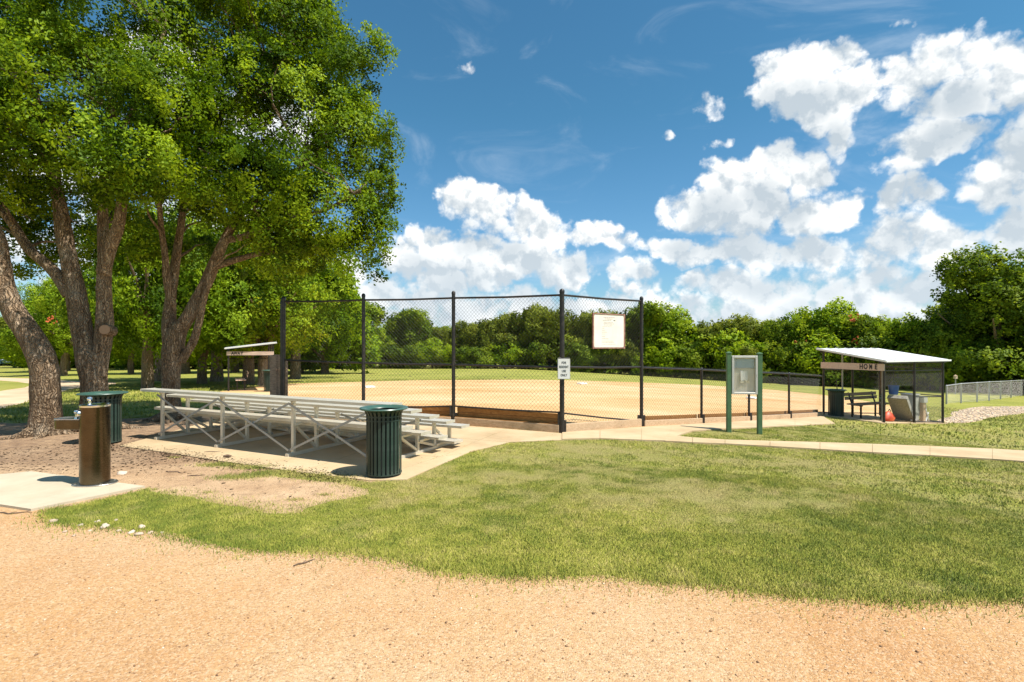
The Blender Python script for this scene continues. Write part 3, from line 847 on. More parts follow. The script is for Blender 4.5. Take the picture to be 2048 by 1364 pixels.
# ------------------------------------------------------------------ bleachers
def bleachers():
    p0, p1 = G(318, 880), G(750, 935)
    d = (p1 - p0); d.z = 0; L = d.length; d.normalize()
    ang = math.atan2(d.y, d.x)
    t = empty('bleachers', (p0.x, p0.y, p0.z + .014), ang, 'five row aluminium bleachers facing the backstop fence', 'bleachers')
    # local: x along the rows, y towards the field
    seatz = [.33, .462, .595, .728, .862]     # row 0 is the front one
    rowy = [1.84, 1.395, .95, .505, .06]
    xs = [0, L / 3, 2 * L / 3, L]
    x0, x1 = -.42, L + .30
    plank = MB(); cl = x1 - x0
    for yy in (-.085, 0, .085): plank.box((0, yy, 0), (cl, .078, .012))     # ribbed extrusion
    plank.box((0, 0, -.006), (cl, .25, .006)); plank.box((0, -.122, -.014), (cl, .006, .036)); plank.box((0, .122, -.014), (cl, .006, .036))
    pm = plank.mesh('seat_plank', 'aluminium')
    cap = MB(); cap.box((0, 0, -.012), (.012, .256, .044)); cm = cap.mesh('end_cap', 'aluminium')
    for k in range(5):
        o = inst('seat_plank', pm, t, ((x0 + x1) / 2, rowy[k], seatz[k] - .006))
        for sx in (-1, 1): inst('end_cap', cm, o, (sx * (cl / 2 + .005), 0, 0))
        if k:
            o = inst('foot_plank', pm, t, ((x0 + x1) / 2, rowy[k] + .235, seatz[k] - .35))
            for sx in (-1, 1): inst('end_cap', cm, o, (sx * (cl / 2 + .005), 0, 0))
    fr = []
    def part(name, b, x): return b
    m_ = {}
    def leg_m(h, w=.052):
        b = MB(); b.box((0, 0, h / 2), (w, w * .9, h)); return b.mesh('leg', 'aluminium', bevel=.004)
    br = MB(); br.box((0, .96, .022), (.055, 2.05, .042)); base = br.mesh('base_rail', 'aluminium')
    for xi, x in enumerate(xs):
        f = inst('frame', base, t, (x, 0, 0))
        for k in range(5):
            h = seatz[k] - .03
            inst('leg', leg_m(h - .04), f, (0, rowy[k], .04))
            g_ = MB(); g_.prism([(-.055, 0), (.055, 0), (.03, -.05), (-.03, -.05)], -.014, .014)
            gm = g_.mesh('gusset', 'aluminium'); gm.transform(Matrix.Rotation(PI / 2, 4, 'X'))
            gm.transform(Matrix.Rotation(PI / 2, 4, 'Z'))
            inst('gusset', gm, f, (0, rowy[k], seatz[k] - .032))
            if k:
                b = MB(); b.beam((0.032, rowy[k], seatz[k] - .40), (0.032, rowy[k - 1] - .06, seatz[k] - .40), .04, .03); b.build('foot_bracket', 'aluminium', f)
                b = MB(); b.beam((.0, rowy[k] + .03, seatz[k] - .42 if k > 1 else .3), (.0, rowy[k - 1] - .02, .06), .036, .036); b.build('diagonal', 'aluminium', f)
    zt = seatz[4] - .08
    for a, b_ in zip(xs, xs[1:]):
        for (xa, za, xb, zb, yy) in ((a, zt, b_, .09, -.03), (a, .09, b_, zt, -.012)):
            b = MB(); b.beam((xa, yy, za), (xb, yy, zb), .008, .032); b.build('cross_brace', 'galvanised', t)
    for a, b_ in zip(xs[:1] + xs[2:3], xs[1:2] + xs[3:4]):
        for (za, zb, yy) in ((.5, .06, 1.03), (.06, .5, 1.045)):
            b = MB(); b.beam((a, yy, za), (b_, yy, zb), .008, .03); b.build('cross_brace', 'galvanised', t)
bleachers()

# ------------------------------------------------------------------ chain link and posts
def chain(b, p00, p10, p01, p11, pitch=.052, r=.0021):
    """woven wire as crossing diagonals inside a four-cornered panel (bottom left/right, top left/right)"""
    p00, p10, p01, p11 = map(Vector, (p00, p10, p01, p11))
    W = ((p10 - p00).length + (p11 - p01).length) / 2; Ht = ((p01 - p00).length + (p11 - p10).length) / 2
    step = pitch * math.sqrt(2)
    nrm = (p10 - p00).cross(p01 - p00).normalized()
    def P(u, v):
        a, c = u / W, v / Ht
        return (p00 * (1 - a) + p10 * a) * (1 - c) + (p01 * (1 - a) + p11 * a) * c
    for sgn in (1, -1):
        c = -Ht if sgn == 1 else 0.0
        end = W if sgn == 1 else W + Ht
        while c < end:
            if sgn == 1: u0, u1 = max(0, c), min(W, c + Ht); v0, v1 = u0 - c, u1 - c
            else: u0, u1 = max(0, c - Ht), min(W, c); v0, v1 = c - u0, c - u1
            if u1 - u0 > .01:
                A, B = P(u0, v0), P(u1, v1)
                d = (B - A).normalized(); y = nrm.cross(d).normalized()
                o = nrm * (r * .9 * sgn)
                vs = []
                for E in (A, B):
                    for k in range(3):
                        an = 2 * PI * k / 3
                        vs.append(E + o + (nrm * math.cos(an) + y * math.sin(an)) * r)
                b.add(vs, [(0, 1, 4, 3), (1, 2, 5, 4), (2, 0, 3, 5)])
            c += step
def post_mb(x, y, z0, z1, r=.038, cap=True, bands=()):
    b = MB(); b.lathe([(r, z0), (r, z1)], 16, c=(x, y, 0))
    if cap: b.lathe([(r * 1.12, z1 - .03), (r * 1.12, z1), (r * .95, z1 + .025), (r * .5, z1 + .042), (0, z1 + .046)], 16, c=(x, y, 0))
    return b
def bands_mb(x, y, zs, r):
    b = MB()
    for z in zs: b.lathe([(r * 1.0, z - .010), (r * 1.12, z - .010), (r * 1.12, z + .010), (r * 1.0, z + .010)], 14, c=(x, y, 0))
    return b
def backstop():
    base = [G(567, 836), G(727, 843), G(907, 848.5), G(1124, 866), G(1283, 852.5)]
    tops = [603, 600, 596, 590, 602]       # rows of the top rail
    posttop = [594, 588, 583, 579, 594]
    mid = [720, 725.5, 729, 734, 734]
    low = [818, 815, 812, 826, 842]
    zz = lambda g, row: EYE + (HOR - row) / F * g.y
    t = wempty('backstop_fence', base[3], 'tall black chain link backstop with plank kickboards behind the bleachers', 'fence')
    for i, g in enumerate(base):
        o = post_mb(g.x, g.y, g.z - .05, zz(g, posttop[i]) - .03, .046 if i in (0, 3) else .038).build('post', 'black_vinyl', t, smooth=True)
        zt = zz(g, posttop[i])
        bands_mb(g.x, g.y, [g.z + .4 + .33 * k for k in range(int((zt - g.z - .5) / .33) + 1)], .046 if i in (0, 3) else .038).build('tie_band', 'mesh_wire', o)
    # second post right beside the far left corner
    g = base[0]; o = post_mb(g.x - .09, g.y + .12, g.z - .05, zz(g, 604), .035).build('post', 'black_vinyl', t, smooth=True)
    def rail(i, rows, r, name='rail'):
        a, c = base[i], base[i + 1]
        pa, pc = Vector((a.x, a.y, zz(a, rows[i]))), Vector((c.x, c.y, zz(c, rows[i + 1])))
        m1 = (pa + pc) / 2 - Vector((0, 0, .012))
        MB().tube([pa, m1, pc], r, 10).build(name, 'black_vinyl', t, smooth=True)
    for i in range(4):
        rail(i, tops, .021); rail(i, mid, .021); rail(i, low if i != 2 else [0, 0, 812, 825], .017, 'bottom_rail')
        a, c = base[i], base[i + 1]
        off = Vector((0, .03, 0))
        la, lc = (low[i], low[i + 1]) if i != 3 else (846, 842)
        if i == 3: pass
        m_ = MB()
        chain(m_, Vector((a.x, a.y, zz(a, la))) + off, Vector((c.x, c.y, zz(c, lc))) + off, Vector((a.x, a.y, zz(a, tops[i]))) + off, Vector((c.x, c.y, zz(c, tops[i + 1]))) + off, .056)
        o = m_.build('chain_link', 'mesh_wire', t); o['kind'] = 'stuff'
        # planks below the wire
        d = Vector((c.x - a.x, c.y - a.y, 0)); ln = d.length; d.normalize(); n = Vector((-d.y, d.x, 0))
        def plank(dz0, dz1, push, m__, name='kickboard', th=.04, e0=.05, e1=.05):
            A = Vector((a.x, a.y, a.z)) + d * e0 + n * push; C = Vector((c.x, c.y, c.z)) - d * e1 + n * push
            zA0, zA1, zC0, zC1 = a.z + dz0, a.z + dz1, c.z + dz0, c.z + dz1
            b = MB(); w = n * th / 2
            vs = [(*(A - w).xy, zA0), (*(C - w).xy, zC0), (*(C + w).xy, zC0), (*(A + w).xy, zA0), (*(A - w).xy, zA1), (*(C - w).xy, zC1), (*(C + w).xy, zC1), (*(A + w).xy, zA1)]
            b.add(vs, [(3, 2, 1, 0), (4, 5, 6, 7), (0, 1, 5, 4), (1, 2, 6, 5), (2, 3, 7, 6), (3, 0, 4, 7)])
            b.build(name, m__, t, bevel=.004)
        if i < 3:
            h = .355
            plank(.165, .255, .09, 'wood_orange'); plank(.26, h, .085, 'wood_orange')
            plank(.0, .155, -.02, 'wood_pale', 'sill_board', .06)
            plank(.156, .166, .03, 'wood_orange', 'ledge', .13)
        else:
            plank(.0, .170, -.02, 'wood_pale', 'sill_board', .06)
    # dark channel brackets at the foot of the posts
    for i in (2, 3, 4):
        g = base[i]
        MB().box((g.x - .055, g.y + .02, g.z + (.19 if i < 4 else .12)), (.05, .07, .38 if i < 4 else .24)).box((g.x + .055, g.y + .01, g.z + .12), (.05, .06, .24)).build('foot_bracket', 'black_vinyl', t)
    # signs
    a, c = base[3], base[4]
    def on_panel(px):     # point of the panel's line under this column
        k = (px - 1024) / F; d = c - a
        s = (k * a.y - a.x) / (d.x - k * d.y); return a + d * s
    l, r = on_panel(1184), on_panel(1246)
    d = (r - l); d.z = 0; w = d.length; ang = math.atan2(d.y, d.x)
    zt, zb = EYE + (HOR - 628.5) / F * ((l.y + r.y) / 2), EYE + (HOR - 696) / F * ((l.y + r.y) / 2)
    cc = (l + r) / 2; nrm = Vector((math.sin(ang), -math.cos(ang), 0))
    s = empty('rules_board', (cc.x + nrm.x * .03, cc.y + nrm.y * .03, zb), ang, 'large white rules board in a red wooden frame hung on the tall fence', 'sign')
    h = zt - zb
    MB().box((0, 0, h / 2), (w - .03, .012, h - .03)).build('panel', 'cream_sign', s)
    for (cx, cz, dx, dz) in ((-w / 2, h / 2, .030, h + .03), (w / 2, h / 2, .030, h + .03), (0, h, w - .03, .020), (0, 0, w - .03, .020)):
        MB().box((cx, 0, cz), (dx, .030, dz)).build('frame_bar', 'red_wood', s)
    # lettering weathered to unreadable ghosts of lines
    rr = random.Random(5); b = MB()
    def line(z, x0, x1, hh, al):
        x = x0
        while x < x1:
            wl = rr.uniform(.012, .045)
            if x + wl > x1: break
            b.box((x + wl / 2, -.0068, z), (wl, .0015, hh)); x += wl + rr.uniform(.006, .014)
    W2 = w / 2 - .03
    for z, x0, x1, hh in ((.90, -.17, .17, .014), (.855, -.13, .14, .014), (.81, -.19, .07, .012), (.755, -.15, .13, .012), (.715, -.17, .17, .012), (.675, -.15, .13, .012), (.63, -.20, .08, .009),
                          (.58, -.22, -.13, .009), (.52, -.22, -.10, .009), (.465, -.22, -.06, .009), (.41, -.22, -.12, .009), (.34, -.22, -.10, .009), (.275, -.22, -.02, .009), (.205, -.22, .16, .008), (.165, -.22, .2, .008), (.11, -.2, .2, .007)):
        line(z * h, x0, x1, hh, 1)
    o = b.build('faded_lettering', 'faded_ink', s); o['kind'] = 'stuff'
    b = MB(); b.box((.155, -.0075, .815 * h), (.055, .0015, .014)); b.build('dark_lettering', 'sign_ink', s)
    for x, z in ((-W2, .03), (W2, .03), (-W2, h - .03), (W2, h - .03)):
        MB().tube([(x, -.006, z), (x, -.011, z)], .006, 6).build('screw', 'satin_steel', s)
    # FOR RESIDENT USE ONLY on the corner post
    g = base[3]; sc_ = g.y / F
    w, h = 23 * sc_, 39 * sc_
    s = empty('notice_sign', (g.x + 3 * sc_, g.y - .075, zz(g, 757)), -.06, 'white FOR RESIDENT USE ONLY sign wired to the tallest fence post', 'sign')
    MB().box((0, 0, h / 2), (w, .006, h)).build('panel', 'white_sign', s)
    MB().box((0, .006, h / 2), (w + .018, .005, h + .018)).build('back_plate', 'grey_frame', s)
    for k, (tx, z) in enumerate((('FOR', .81), ('RESIDENT', .60), ('USE', .39), ('ONLY', .18))):
        M = Matrix.Translation((0, -.0045, z * h)) @ Matrix.Rotation(PI / 2, 4, 'X')
        textmesh(tx, .062, .0008, 'lettering', 'sign_ink', s, M, .62 if tx == 'RESIDENT' else .72, bold=.0012)
    for sx in (-1, 1):
        MB().tube([(sx * w * .42, .0, h + .0), (sx * w * .50, -.004, h + .022), (sx * w * .35, .03, h + .026), (0, .05, h + .015)], .003, 6).build('wire_tie', 'galvanised', s)
    return base
BASE = backstop()

def low_fence():
    pts = [Vector(BASE[4])] + [G(1403, 846), G(1498, 841.5), G(1578, 836.5), G(1644, 832)]
    t = wempty('side_fence', pts[2], 'waist high black chain link fence running to the home dugout', 'fence')
    heights = []
    rows = [735, 739.5, 744, 748, 752.5]
    rowl = [842, 838, 833, 828, 824]
    zz = lambda g, row: EYE + (HOR - row) / F * g.y
    for i, g in enumerate(pts[1:4], 1):
        o = post_mb(g.x, g.y, g.z - .05, zz(g, rows[i]) + .01, .030).build('post', 'black_vinyl', t, smooth=True)
        bands_mb(g.x, g.y, [g.z + .3 + .3 * k for k in range(4)], .030).build('tie_band', 'mesh_wire', o)
        MB().box((g.x + .035, g.y - .02, g.z + .10), (.06, .05, .22)).build('foot_bracket', 'black_vinyl', t)
    for i in range(4):
        a, c = pts[i], pts[i + 1]
        P = lambda g, row: Vector((g.x, g.y, zz(g, row)))
        MB().tube([P(a, rows[i]), P(c, rows[i + 1])], .023, 10).build('top_rail', 'black_vinyl', t, smooth=True)
        MB().tube([P(a, rowl[i]), P(c, rowl[i + 1])], .013, 8).build('bottom_rail', 'black_vinyl', t, smooth=True)
        m_ = MB(); off = Vector((0, .03, 0)); up_ = Vector((0, 0, .05))
        chain(m_, P(a, rowl[i]) + off, P(c, rowl[i + 1]) + off, P(a, rows[i]) + off + up_, P(c, rows[i + 1]) + off + up_, .058, .0022)
        o = m_.build('chain_link', 'mesh_wire', t); o['kind'] = 'stuff'
        d = Vector((c.x - a.x, c.y - a.y, 0)).normalized(); n = Vector((-d.y, d.x, 0))
        for (dz0, dz1, push, m__, nm, th) in ((-.02, .125, -.03, 'wood_pale', 'sill_board', .06), (.0, .20, .12, 'wood_orange', 'kickboard', .04)):
            b = MB(); A = a + d * .04 + n * push; C = c - d * .04 + n * push; w = n * th / 2
            vs = [(*(A - w).xy, a.z + dz0), (*(C - w).xy, c.z + dz0), (*(C + w).xy, c.z + dz0), (*(A + w).xy, a.z + dz0), (*(A - w).xy, a.z + dz1), (*(C - w).xy, c.z + dz1), (*(C + w).xy, c.z + dz1), (*(A + w).xy, a.z + dz1)]
            b.add(vs, [(3, 2, 1, 0), (4, 5, 6, 7), (0, 1, 5, 4), (1, 2, 6, 5), (2, 3, 7, 6), (3, 0, 4, 7)]); b.build(nm, m__, t, bevel=.004)
low_fence()

# ------------------------------------------------------------------ message board
def kiosk():
    l, r = G(1457.5, 864.5), G(1519, 868.5)
    zl, zr = EYE + (HOR - 705) / F * l.y, EYE + (HOR - 706.5) / F * r.y
    d = r - l; d.z = 0; w = d.length; ang = math.atan2(d.y, d.x); d.normalize()
    t = empty('message_board', (l.x, l.y, l.z), ang, 'glazed grey framed message board between two green posts on the grass', 'notice board')
    for x, z0, z1 in ((0, 0, zl - l.z), (w, r.z - l.z, zr - l.z)):
        b = MB(); b.box((x, 0, (z0 + z1) / 2 - .03), (.092, .092, z1 - z0 + .02)); o = b.build('post', 'green_paint', t, bevel=.006)
        c = MB(); c.add([(x - .052, -.052, z1 - .02), (x + .052, -.052, z1 - .02), (x + .052, .052, z1 - .02), (x - .052, .052, z1 - .02), (x - .052, -.052, z1), (x + .052, -.052, z1), (x + .052, .052, z1), (x - .052, .052, z1), (x, 0, z1 + .022)],
                        [(3, 2, 1, 0), (0, 1, 5, 4), (1, 2, 6, 5), (2, 3, 7, 6), (3, 0, 4, 7), (4, 5, 8), (5, 6, 8), (6, 7, 8), (7, 4, 8)])
        c.build('post_cap', 'green_paint', o)
    s = l.y / F
    zb, zt = EYE + (HOR - 788) / F * l.y - l.z, EYE + (HOR - 711.5) / F * l.y - l.z
    x0, x1 = .052, w - .052; cx = (x0 + x1) / 2; W = x1 - x0; Hh = zt - zb
    case = t
    MB().box((cx, .018, (zb + zt) / 2), (W, .016, Hh)).build('back_panel', 'tan_back', case)
    fw = .045
    for (px, pz, dx, dz) in ((x0 + fw / 2, (zb + zt) / 2, fw, Hh), (x1 - fw / 2, (zb + zt) / 2, fw, Hh), (cx, zt - fw / 2, W - 2 * fw, fw), (cx, zb + fw / 2, W - 2 * fw, fw)):
        MB().box((px, -.022, pz), (dx, .062, dz)).build('frame_bar', 'grey_frame', case, bevel=.004)
    MB().box((cx, -.038, (zb + zt) / 2), (W - 2 * fw, .004, Hh - 2 * fw)).build('glazing', 'acrylic', case)
    MB().box((cx, .0045, zt - fw - .115), (W - 2 * fw - .02, .004, .19)).build('header_sheet', 'paper_blue', case)
    MB().box((cx, -.003, zt - fw - .222), (W - 2 * fw - .004, .012, .012)).build('divider', 'grey_frame', case)
    # curled notices
    def sheet(name, cx_, cz, w_, h_, m__, curl, tilt=0.0):
        b = MB(); n = 6; vs = []; fs = []
        for i in range(n + 1):
            for j in range(2):
                u = i / n
                y = .006 - curl * (abs(u - .5) * 2) ** 2 * .02 - (.01 if j == 0 else 0)
                x = (u - .5) * w_; z = (j - .5) * h_
                vs.append((cx_ + x * math.cos(tilt) - z * math.sin(tilt), y, cz + x * math.sin(tilt) + z * math.cos(tilt)))
        for i in range(n): fs.append((2 * i, 2 * i + 2, 2 * i + 3, 2 * i + 1))
        b.add(vs, fs); return b.build(name, m__, case)
    zc = (zb + zt) / 2
    sheet('notice', cx - .005, zc - .015, .145, .21, 'paper', 1.0, .03)
    sheet('notice', cx + .01, zc - .145, .19, .04, 'paper_cream', 1.2, -.02)
    sheet('notice', cx + .05, zc - .105, .06, .07, 'paper_cream', .8, .5)
    MB().tube([(x1 - .02, -.054, zc), (x1 - .02, -.062, zc)], .009, 8).build('lock', 'satin_steel', case)
kiosk()

# ------------------------------------------------------------------ dugouts
def dugout(A, B, D, hiz, loz, name, label, text, side, mesh_top=True):
    """A far corner and B near corner of the short side with the name board, D the far end of the long low side"""
    A, B, D = Vector((A[0], A[1], 0)), Vector((B[0], B[1], 0)), Vector((D[0], D[1], 0))
    E = A + D - B
    zs = {k: Hf(p.x, p.y) for k, p in (('A', A), ('B', B), ('D', D), ('E', E))}
    t = wempty(name, Vector((B.x, B.y, zs['B'])), label, 'dugout')
    M1 = (B + D) / 2; M2 = (A + E) / 2; N1 = (A + B) / 2
    P = {'A': (A, hiz), 'B': (B, loz), 'D': (D, loz), 'E': (E, hiz), 'm': (M1, loz), 'n': (M2, hiz)}
    for k, (p, zt) in P.items():
        z0 = Hf(p.x, p.y); post_mb(p.x, p.y, z0 - .05, zt - .03, .035, cap=False).build('post', 'black_vinyl', t, smooth=True)
    if side > 0:
        q = B + (D - B) * .04 + (A - B) * .06; post_mb(q.x, q.y, Hf(q.x, q.y), loz - .03, .022, cap=False).build('post', 'galvanised', t, smooth=True)
        q = A + (E - A) * .32; post_mb(q.x, q.y, Hf(q.x, q.y), hiz - .05, .024, cap=False).build('post', 'galvanised', t, smooth=True)
    # roof: sheet with raised ribs, beams below
    u = (D - B).normalized(); v = (A - B).normalized(); over = .14
    Lu, Lv = (D - B).length, (A - B).length
    slope = (hiz - loz) / Lv
    def R(a, c, dz): p = B + u * a + v * c; return Vector((p.x, p.y, loz + slope * c + dz))
    ns = 7
    for k in range(ns):
        a0 = -over + (Lu + 2 * over) * k / ns; a1 = -over + (Lu + 2 * over) * (k + 1) / ns - .004
        b = MB(); c0, c1 = -over, Lv + over
        for (x0, x1, z0, z1) in ((a0, a1, 0, .012), (a0, a0 + .03, .012, .032)):
            vs = [R(x0, c0, z0), R(x1, c0, z0), R(x1, c1, z0), R(x0, c1, z0), R(x0, c0, z1), R(x1, c0, z1), R(x1, c1, z1), R(x0, c1, z1)]
            b.add(vs, [(3, 2, 1, 0), (4, 5, 6, 7), (0, 1, 5, 4), (1, 2, 6, 5), (2, 3, 7, 6), (3, 0, 4, 7)])
        b.build('roof_sheet', 'roof_metal', t)
    for a in (0, Lu / 2, Lu):
        MB().beam(R(a, -over * .8, -.035), R(a, Lv + over * .8, -.035), .045, .06).build('rafter', 'black_vinyl', t)
    for c in (0.0, Lv):
        MB().beam(R(-over * .9, c, -.085), R(Lu + over * .9, c, -.085), .04, .04).build('roof_rail', 'black_vinyl', t)
    MB().beam(R(-over - .012, -over, -.004), R(-over - .012, Lv + over, -.004), .02, .05).build('fascia', 'white_paint', t)
    MB().beam(R(-over, -over - .012, -.004), R(Lu + over, -over - .012, -.004), .02, .05).build('fascia', 'white_paint', t)
    # rails and wire on the long sides and the far end
    def wall(p, q, zt, frac=(.02, 1.0), rails=(.05, .5, 1.0), wire=True, m__='black_vinyl'):
        zp, zq = Hf(p.x, p.y), Hf(q.x, q.y)
        pt = lambda e, z0, f: Vector((e.x, e.y, z0 + .05 + (zt - .12 - z0) * f))
        for f in rails: MB().tube([pt(p, zp, f), pt(q, zq, f)], .017, 8).build('rail', m__, t, smooth=True)
        if wire:
            b = MB(); chain(b, pt(p, zp, frac[0]), pt(q, zq, frac[0]), pt(p, zp, frac[1]), pt(q, zq, frac[1]), .070, .0015)
            o = b.build('chain_link', 'grey_wire', t); o['kind'] = 'stuff'
    return t, wall, dict(A=A, B=B, D=D, E=E, M1=M1, M2=M2, u=u, v=v, R=R, Lu=Lu, Lv=Lv)
def name_board(t, a, c, zb, zt_, text, m__, tx0, squash, th=.035):
    d = c - a; d.z = 0; ang = math.atan2(d.y, d.x); L = d.length; n = Vector((math.sin(ang), -math.cos(ang), 0))
    mid = (a + c) / 2
    h = zt_ - zb
    b = MB(); M = Matrix.Rotation(ang, 3, 'Z'); b.box((mid.x + n.x * .055, mid.y + n.y * .055, zb + h / 2), (L + .09, th, h), M=M)
    o = b.build('name_board', m__, t)
    org = Vector(t.location)
    for ch, fx in zip(text, tx0):
        p = a + d * fx + n * (.055 + th / 2 + .002)
        Mt = Matrix.Translation(Vector((p.x, p.y, zb + h * .5)) - org) @ Matrix.Rotation(ang, 4, 'Z') @ Matrix.Rotation(PI / 2, 4, 'X')
        tm = textmesh(ch, h * 1.02, .004, 'letter', 'sign_ink', t, Mt, squash * (.80 if ch in 'MW' else 1), bold=.0065)
        tm.parent = o
    return o
# home
B_ = G(1768, 846.5); A_ = (9.99, 16.91); D_ = (B_.x + .927 * 2.75, B_.y + .374 * 2.75)
A_ = (B_.x - .374 * 1.9, B_.y + .927 * 1.9)
hiz = EYE + (HOR - 699) / F * A_[1]; loz = EYE + (HOR - 720.5) / F * B_.y
HT, wall, K = dugout(A_, B_, D_, hiz, loz, 'home_dugout', 'white roofed dugout with a HOME board at right', 'HOME', 1)
wall(K['A'], K['M2'], hiz - .02, (0.0, .72), (.02, .72)); wall(K['M2'], K['E'], hiz - .02, (0.0, .72), (.02, .72))
wall(K['D'], K['E'], loz + .05, (0, 1.0), (0, .42, .86)); wall(K['M1'], K['D'], loz, (0, 1.0), (0, .42, .86))
wall(K['B'], K['M1'], loz, (0.6, 1.0), (.86,))
bt = EYE + (HOR - 724) / F * K['A'].y; name_board(HT, K['A'], K['B'], bt - .20, bt, 'HOME', 'wood_board', (.675, .745, .825, .905), .74)
b = MB(); b.prism([(p.x, p.y) for p in (K['A'] - K['u'] * .25, K['B'] - K['u'] * .25 - K['v'] * .1, K['D'] + K['u'] * .1 - K['v'] * .1, K['E'] + K['u'] * .1)], lambda x, y: Hf(x, y) - .1, lambda x, y: Hf(x, y) + .022)
SLABS.append([(p.x, p.y) for p in (K['A'] - K['u'] * .25, K['B'] - K['u'] * .25 - K['v'] * .1, K['D'] + K['u'] * .1 - K['v'] * .1, K['E'] + K['u'] * .1)])
o = b.build('dugout_floor', 'concrete'); tag(o, 'concrete floor of the home dugout', kind='structure')
# mesh sail on the back of the home dugout, upper half (dark cloth screen)
def at(K, a, c): p = K['B'] + K['u'] * a + K['v'] * c; return p
def locthing(name, K, a, c, rz, label, cat, dz=.022):
    p = at(K, a, c); ang = math.atan2(K['u'].y, K['u'].x)
    return empty(name, (p.x, p.y, Hf(p.x, p.y) + dz), ang + rz, label, cat)
def bench(t, L, back=True, col='wood_weathered'):
    for y in (-.15, -.05, .05, .15): MB().box((0, y, .45), (L, .088, .035)).build('seat_slat', col, t, bevel=.003)
    if back:
        for z in (.62, .74): MB().box((0, .24 + (z - .6) * .2, z), (L, .03, .10)).build('back_slat', col, t, bevel=.003)
    for x in (-L / 2 + .2, L / 2 - .2):
        b = MB(); b.box((x, -.13, .215), (.04, .04, .43)).box((x, .15, .215), (.04, .04, .43)).box((x, 0, .415), (.04, .36, .03))
        if back: b.beam((x, .15, .42), (x, .285, .80), .035, .03, up=(1, 0, 0))
        b.build('bench_frame', 'black_vinyl', t)
s = locthing('bench', K, 1.05, 1.15, 0, 'weathered plank bench with backrest inside the home dugout', 'bench'); bench(s, 1.5)
s = locthing('tilted_desk', K, 1.25, .28, .25, 'grey panel tilted on white legs behind the near dugout posts', 'table')
b = MB(); M = Matrix.Rotation(math.radians(-48), 3, 'Y').to_3x3()
M = Matrix.Rotation(math.radians(48), 3, 'Y')
b.box((-.05, 0, .42), (.95, .5, .14), M=M); b.build('box_panel', 'wood_grey', s, bevel=.006)
b = MB(); b.box((.0, .02, .50), (.52, .38, .012), M=M); b.build('top_sheet', 'blue_grey', s)
b = MB(); b.beam((.05, -.2, .45), (.50, -.2, .02), .03, .03, up=(0, 1, 0)).beam((.05, .2, .45), (.50, .2, .02), .03, .03, up=(0, 1, 0)).beam((.12, -.2, .05), (.52, -.2, .05), .03, .03).beam((.30, -.2, .05), (.36, -.2, .45), .03, .03); b.build('leg_frame', 'white_paint', s)
s = locthing('kick_scooter_bag', K, .66, .30, 0, 'orange red bag slumped under the tilted grey panel', 'bag'); s.name = 'bag'
b = MB(); b.lathe([(.06, 0), (.17, .02), (.21, .10), (.17, .19), (.09, .27), (.03, .30), (0, .31)], 18, sx=1.15, sy=.7); b.build('sack', 'orange_red', s, smooth=True)
b = MB(); b.tube([(0, 0, .30), (.05, 0, .36), (.12, 0, .30), (.08, 0, .25)], .012, 8); b.build('strap', 'dark_inside', s)
s = locthing('green_rack', K, .45, .32, .2, 'dark green slanted post frame beside the orange bag', 'rack')
b = MB(); b.beam((-.12, 0, .78), (.12, 0, 0), .07, .05, up=(0, 1, 0)); b.build('post', 'green_steel', s)
b = MB(); b.beam((.05, .03, .02), (.05, .03, .82), .06, .06, up=(0, 1, 0)); b.build('post', 'green_steel', s)
b = MB(); b.beam((-.2, .0, .70), (.15, .03, .70), .03, .06); b.build('crossbar', 'green_steel', s)
s = locthing('storage_cabinet', K, 1.88, .42, .1, 'upright grey green cabinet beside the wooden post', 'cabinet')
MB().box((0, 0, .42), (.36, .34, .80)).build('case', 'grey_box', s, bevel=.008); MB().box((0, -.174, .42), (.32, .008, .74)).build('door', 'grey_box', s); MB().box((.12, -.185, .45), (.015, .016, .08)).build('handle', 'satin_steel', s)
MB().box((0, 0, .835), (.40, .38, .025)).build('lid', 'grey_frame', s)
s = locthing('wooden_post', K, 2.16, .22, 0, 'short pale wooden post with a grey box on top inside the dugout', 'post')
MB().box((0, 0, .30), (.12, .10, .60)).build('shaft', 'wood_pale', s, bevel=.005); MB().box((.0, 0, .70), (.19, .17, .2)).build('top_box', 'grey_frame', s, bevel=.006)
s = locthing('folded_chair', K, 2.45, .42, .3, 'grey folded chair lying against the far dugout wire', 'chair')
MB().box((.0, 0, .22), (.34, .30, .035), M=Matrix.Rotation(.5, 3, 'Y')).build('seat', 'grey_frame', s); MB().box((-.14, 0, .45), (.035, .30, .34), M=Matrix.Rotation(-.25, 3, 'Y')).build('backrest', 'grey_box', s)
for sy in (-.14, .14): MB().beam((-.16, sy, .40), (.18, sy, 0), .025, .025).build('leg', 'white_paint', s); MB().beam((.14, sy, .28), (-.16, sy, 0), .025, .025).build('leg', 'white_paint', s)
s = locthing('bucket', K, 1.30, .55, 0, 'blue plastic bucket hanging under the home dugout roof', 'bucket'); s.location.z = EYE + (HOR - 789) / F * s.location.y
b = MB(); b.lathe([(0, 0), (.115, 0), (.145, .27), (.155, .27), (.155, .285), (.138, .285), (.11, .012), (0, .012)], 24); b.build('pail', 'blue_plastic', s, smooth=True)
b = MB(); b.tube([(-.15, 0, .26), (-.11, 0, .37), (0, 0, .43), (.11, 0, .37), (.15, 0, .26)], .004, 6); b.build('handle', 'galvanised', s)
b = MB(); b.tube([(0, 0, .43), (.01, 0, .50), (0, 0, loz - s.location.z + .02)], .006, 6); b.build('hook', 'black_vinyl', s)
s = locthing('tree_stump_post', K, 1.15, .78, 0, 'rough brown timber post standing behind the tilted desk', 'post'); s.name = 'timber_post'
